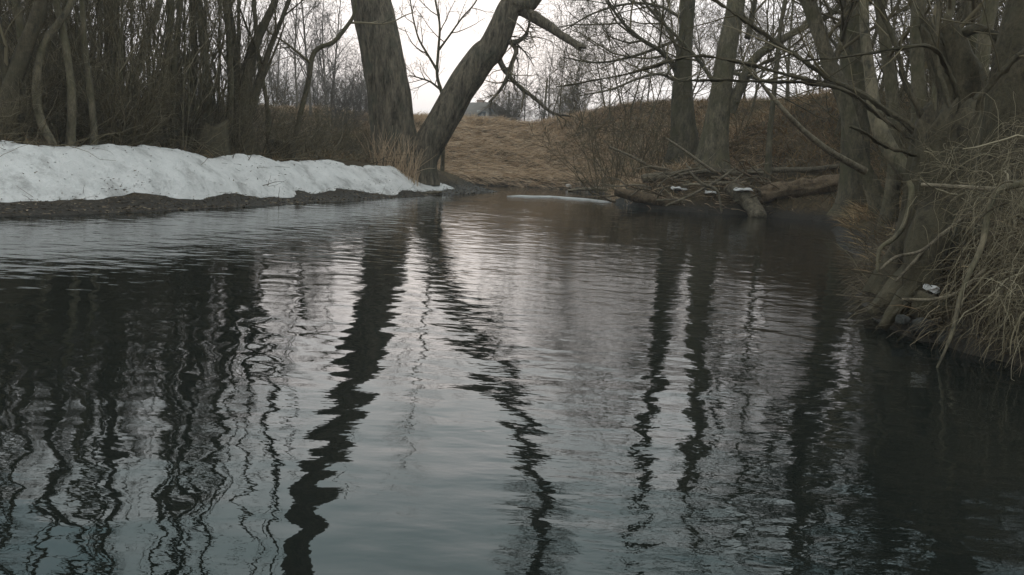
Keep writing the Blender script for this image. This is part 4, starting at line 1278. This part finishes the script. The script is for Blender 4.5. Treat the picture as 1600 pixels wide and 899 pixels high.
for k, (lst, Yd, dY, lab) in enumerate([
        ([(1600, 286, 10), (1560, 298, 9), (1545, 330, 8), (1535, 380, 8), (1518, 420, 7), (1500, 465, 6), (1488, 520, 5), (1462, 580, 3)], 5.6, -0.5, "long bent dry branch drooping from the bank into the water"),
        ([(1420, 285, 8), (1425, 300, 8), (1415, 345, 8), (1400, 370, 7), (1375, 390, 6), (1371, 425, 4)], 6.8, -0.3, "crooked pale dead branch hanging left of the thick root"),
        ([(1520, 330, 5), (1480, 360, 5), (1440, 392, 5), (1400, 402, 5), (1375, 422, 4)], 6.3, -0.3, "thin dry branch reaching left above the roots"),
        ([(1440, 289, 6), (1480, 291, 6), (1540, 295, 6), (1600, 296, 6)], 6.3, -0.4, "straight pale stick lying level across the bank top"),
        ([(1540, 420, 5), (1500, 455, 5), (1460, 468, 5), (1410, 468, 4)], 6.0, -0.1, "thin stick lying across the thick mossy root"),
        ([(1450, 330, 6), (1470, 350, 6), (1440, 395, 5), (1400, 440, 4)], 6.5, -0.2, "thin dead shoot arching down over the low root")]):
    log("dead_branch", lab, lst, Yd, dY, 'drift' if k > 1 else 'alder', 60 + k, sides=8, seg=44, furrow=0.001, cat="branch")

# ------------------------------------------------------------------ far houses and poles
def plain(name, col, rough=0.9):
    m, t, b = new_mat(name)
    tc = nd(t, "ShaderNodeTexCoord")
    n1 = nd(t, "ShaderNodeTexNoise", i_Scale=1.5, i_Detail=6.0)
    t.links.new(tc.outputs['Object'], n1.inputs['Vector'])
    r = ramp(t, [(0.3, tuple(c * 0.8 for c in col)), (0.7, tuple(c * 1.15 for c in col))], n1.outputs['Fac'])
    t.links.new(r.outputs[0], b.inputs['Base Color'])
    b.inputs['Roughness'].default_value = rough
    return m
MAT['wall'] = plain("grey_plaster", (0.24, 0.225, 0.205))
MAT['roof'] = plain("grey_roof_sheet", (0.12, 0.10, 0.082))
MAT['glass'] = plain("dark_window", (0.04, 0.045, 0.05), 0.1)
MAT['chimney'] = plain("chimney_brick", (0.25, 0.16, 0.12))
def boxm(name, a, b):
    V = np.array([(x, y, z) for x in (a[0], b[0]) for y in (a[1], b[1]) for z in (a[2], b[2])], float)
    F = np.array([[0, 1, 3, 2], [4, 6, 7, 5], [0, 4, 5, 1], [2, 3, 7, 6], [0, 2, 6, 4], [1, 5, 7, 3]])
    return mesh_np(name, V, [F], False)
def house(label, loc, rz, W, D, H, RH):
    e = empty("house", loc, label, "house")
    e.rotation_euler = (0, 0, rz)
    w2, d2 = W / 2, D / 2
    V = np.array([(-w2, -d2, -1), (w2, -d2, -1), (w2, d2, -1), (-w2, d2, -1), (-w2, -d2, H), (w2, -d2, H), (w2, d2, H), (-w2, d2, H), (0, -d2, H + RH), (0, d2, H + RH)], float)
    link("wall", mesh_np("wall", V, [np.array([[0, 1, 5, 4], [1, 2, 6, 5], [2, 3, 7, 6], [3, 0, 4, 7]]), np.array([[4, 5, 8], [6, 7, 9]])], False), MAT['wall'], e)
    ov, t = 0.45, 0.12
    k = RH / w2
    R = []
    for s in (-1, 1):
        for yy in (-d2 - ov, d2 + ov):
            for zz in (0.02, t + 0.02):
                R += [(0, yy, H + RH + zz), (s * (w2 + ov), yy, H - ov * k + zz)]
    R = np.array(R, float)
    F = []
    for b in (0, 8):
        F += [[b, b + 1, b + 5, b + 4], [b + 2, b + 6, b + 7, b + 3], [b, b + 2, b + 3, b + 1], [b + 4, b + 5, b + 7, b + 6], [b + 1, b + 3, b + 7, b + 5]]
    rf = link("roof", mesh_np("roof", R, [np.array(F)], False), MAT['roof'], e)
    link("chimney", boxm("chimney", (w2 * 0.35, D * 0.1, H + RH * 0.3), (w2 * 0.35 + 0.6, D * 0.1 + 0.6, H + RH + 0.5)), MAT['chimney'], rf)
    for xx in (-w2 * 0.5, w2 * 0.5):
        wn = link("window", boxm("window", (xx - 0.55, -d2 - 0.06, 1.1), (xx + 0.55, -d2 + 0.05, 2.3)), MAT['wall'], e)
        link("pane", boxm("pane", (xx - 0.45, -d2 - 0.075, 1.2), (xx + 0.45, -d2 - 0.062, 2.2)), MAT['glass'], wn)
    link("gable_window", boxm("gable_window", (-0.4, -d2 - 0.05, H + RH * 0.2), (0.4, -d2 - 0.02, H + RH * 0.2 + 0.8)), MAT['glass'], e)
    return e
def far_at(u, Y):
    p = P(u, 190, Y)
    return (p[0], p[1], gz(p[0], p[1]))
p = P(742, 190, 95)
house("small grey gabled house beyond the dry grass bank", (p[0], p[1], P(742, 200, 95)[2] - 0.6), math.radians(35), 5.0, 6.4, 1.5, 1.6)
for u, vt, Y, lab in [(850, 124, 60, "thin wooden pole on the skyline right of the leaning willow"), (793, 143, 64, "shorter wooden pole on the skyline behind the hanging dead twigs")]:
    p = P(u, 190, Y)
    zt = P(u, vt, Y)[2]
    z0 = gz(p[0], p[1])
    e = empty("utility_pole", (p[0], p[1], z0), lab, "pole")
    link("post", rough_trunk("post", [[0, 0, -0.3, 0.09], [0, 0, (zt - z0) * 0.5, 0.08], [0.02, 0, zt - z0, 0.07]], 10, 12, 0.002, 0.03), MAT['twig'], e)
    link("insulator", boxm("insulator", (-0.1, -0.04, zt - z0 - 0.15), (0.1, 0.04, zt - z0 - 0.08)), MAT['far'], e)

# ------------------------------------------------------------------ added haze volume, imitates lens veil and lifts the darks
hz = link("haze", boxm("haze", (-560, -660, -5.0), (560, 700, 22)))
m, t, b = new_mat("haze")
t.nodes.remove(b)
pv = nd(t, "ShaderNodeVolumePrincipled")
pv.inputs['Color'].default_value = (0.92, 0.92, 0.92, 1)
pv.inputs['Density'].default_value = 0.0013
t.links.new(pv.outputs[0], t.nodes["Material Output"].inputs['Volume'])
hz.data.materials.append(m)
tag(hz, "thin added haze standing in for lens veil over the river", "haze", kind="stuff")
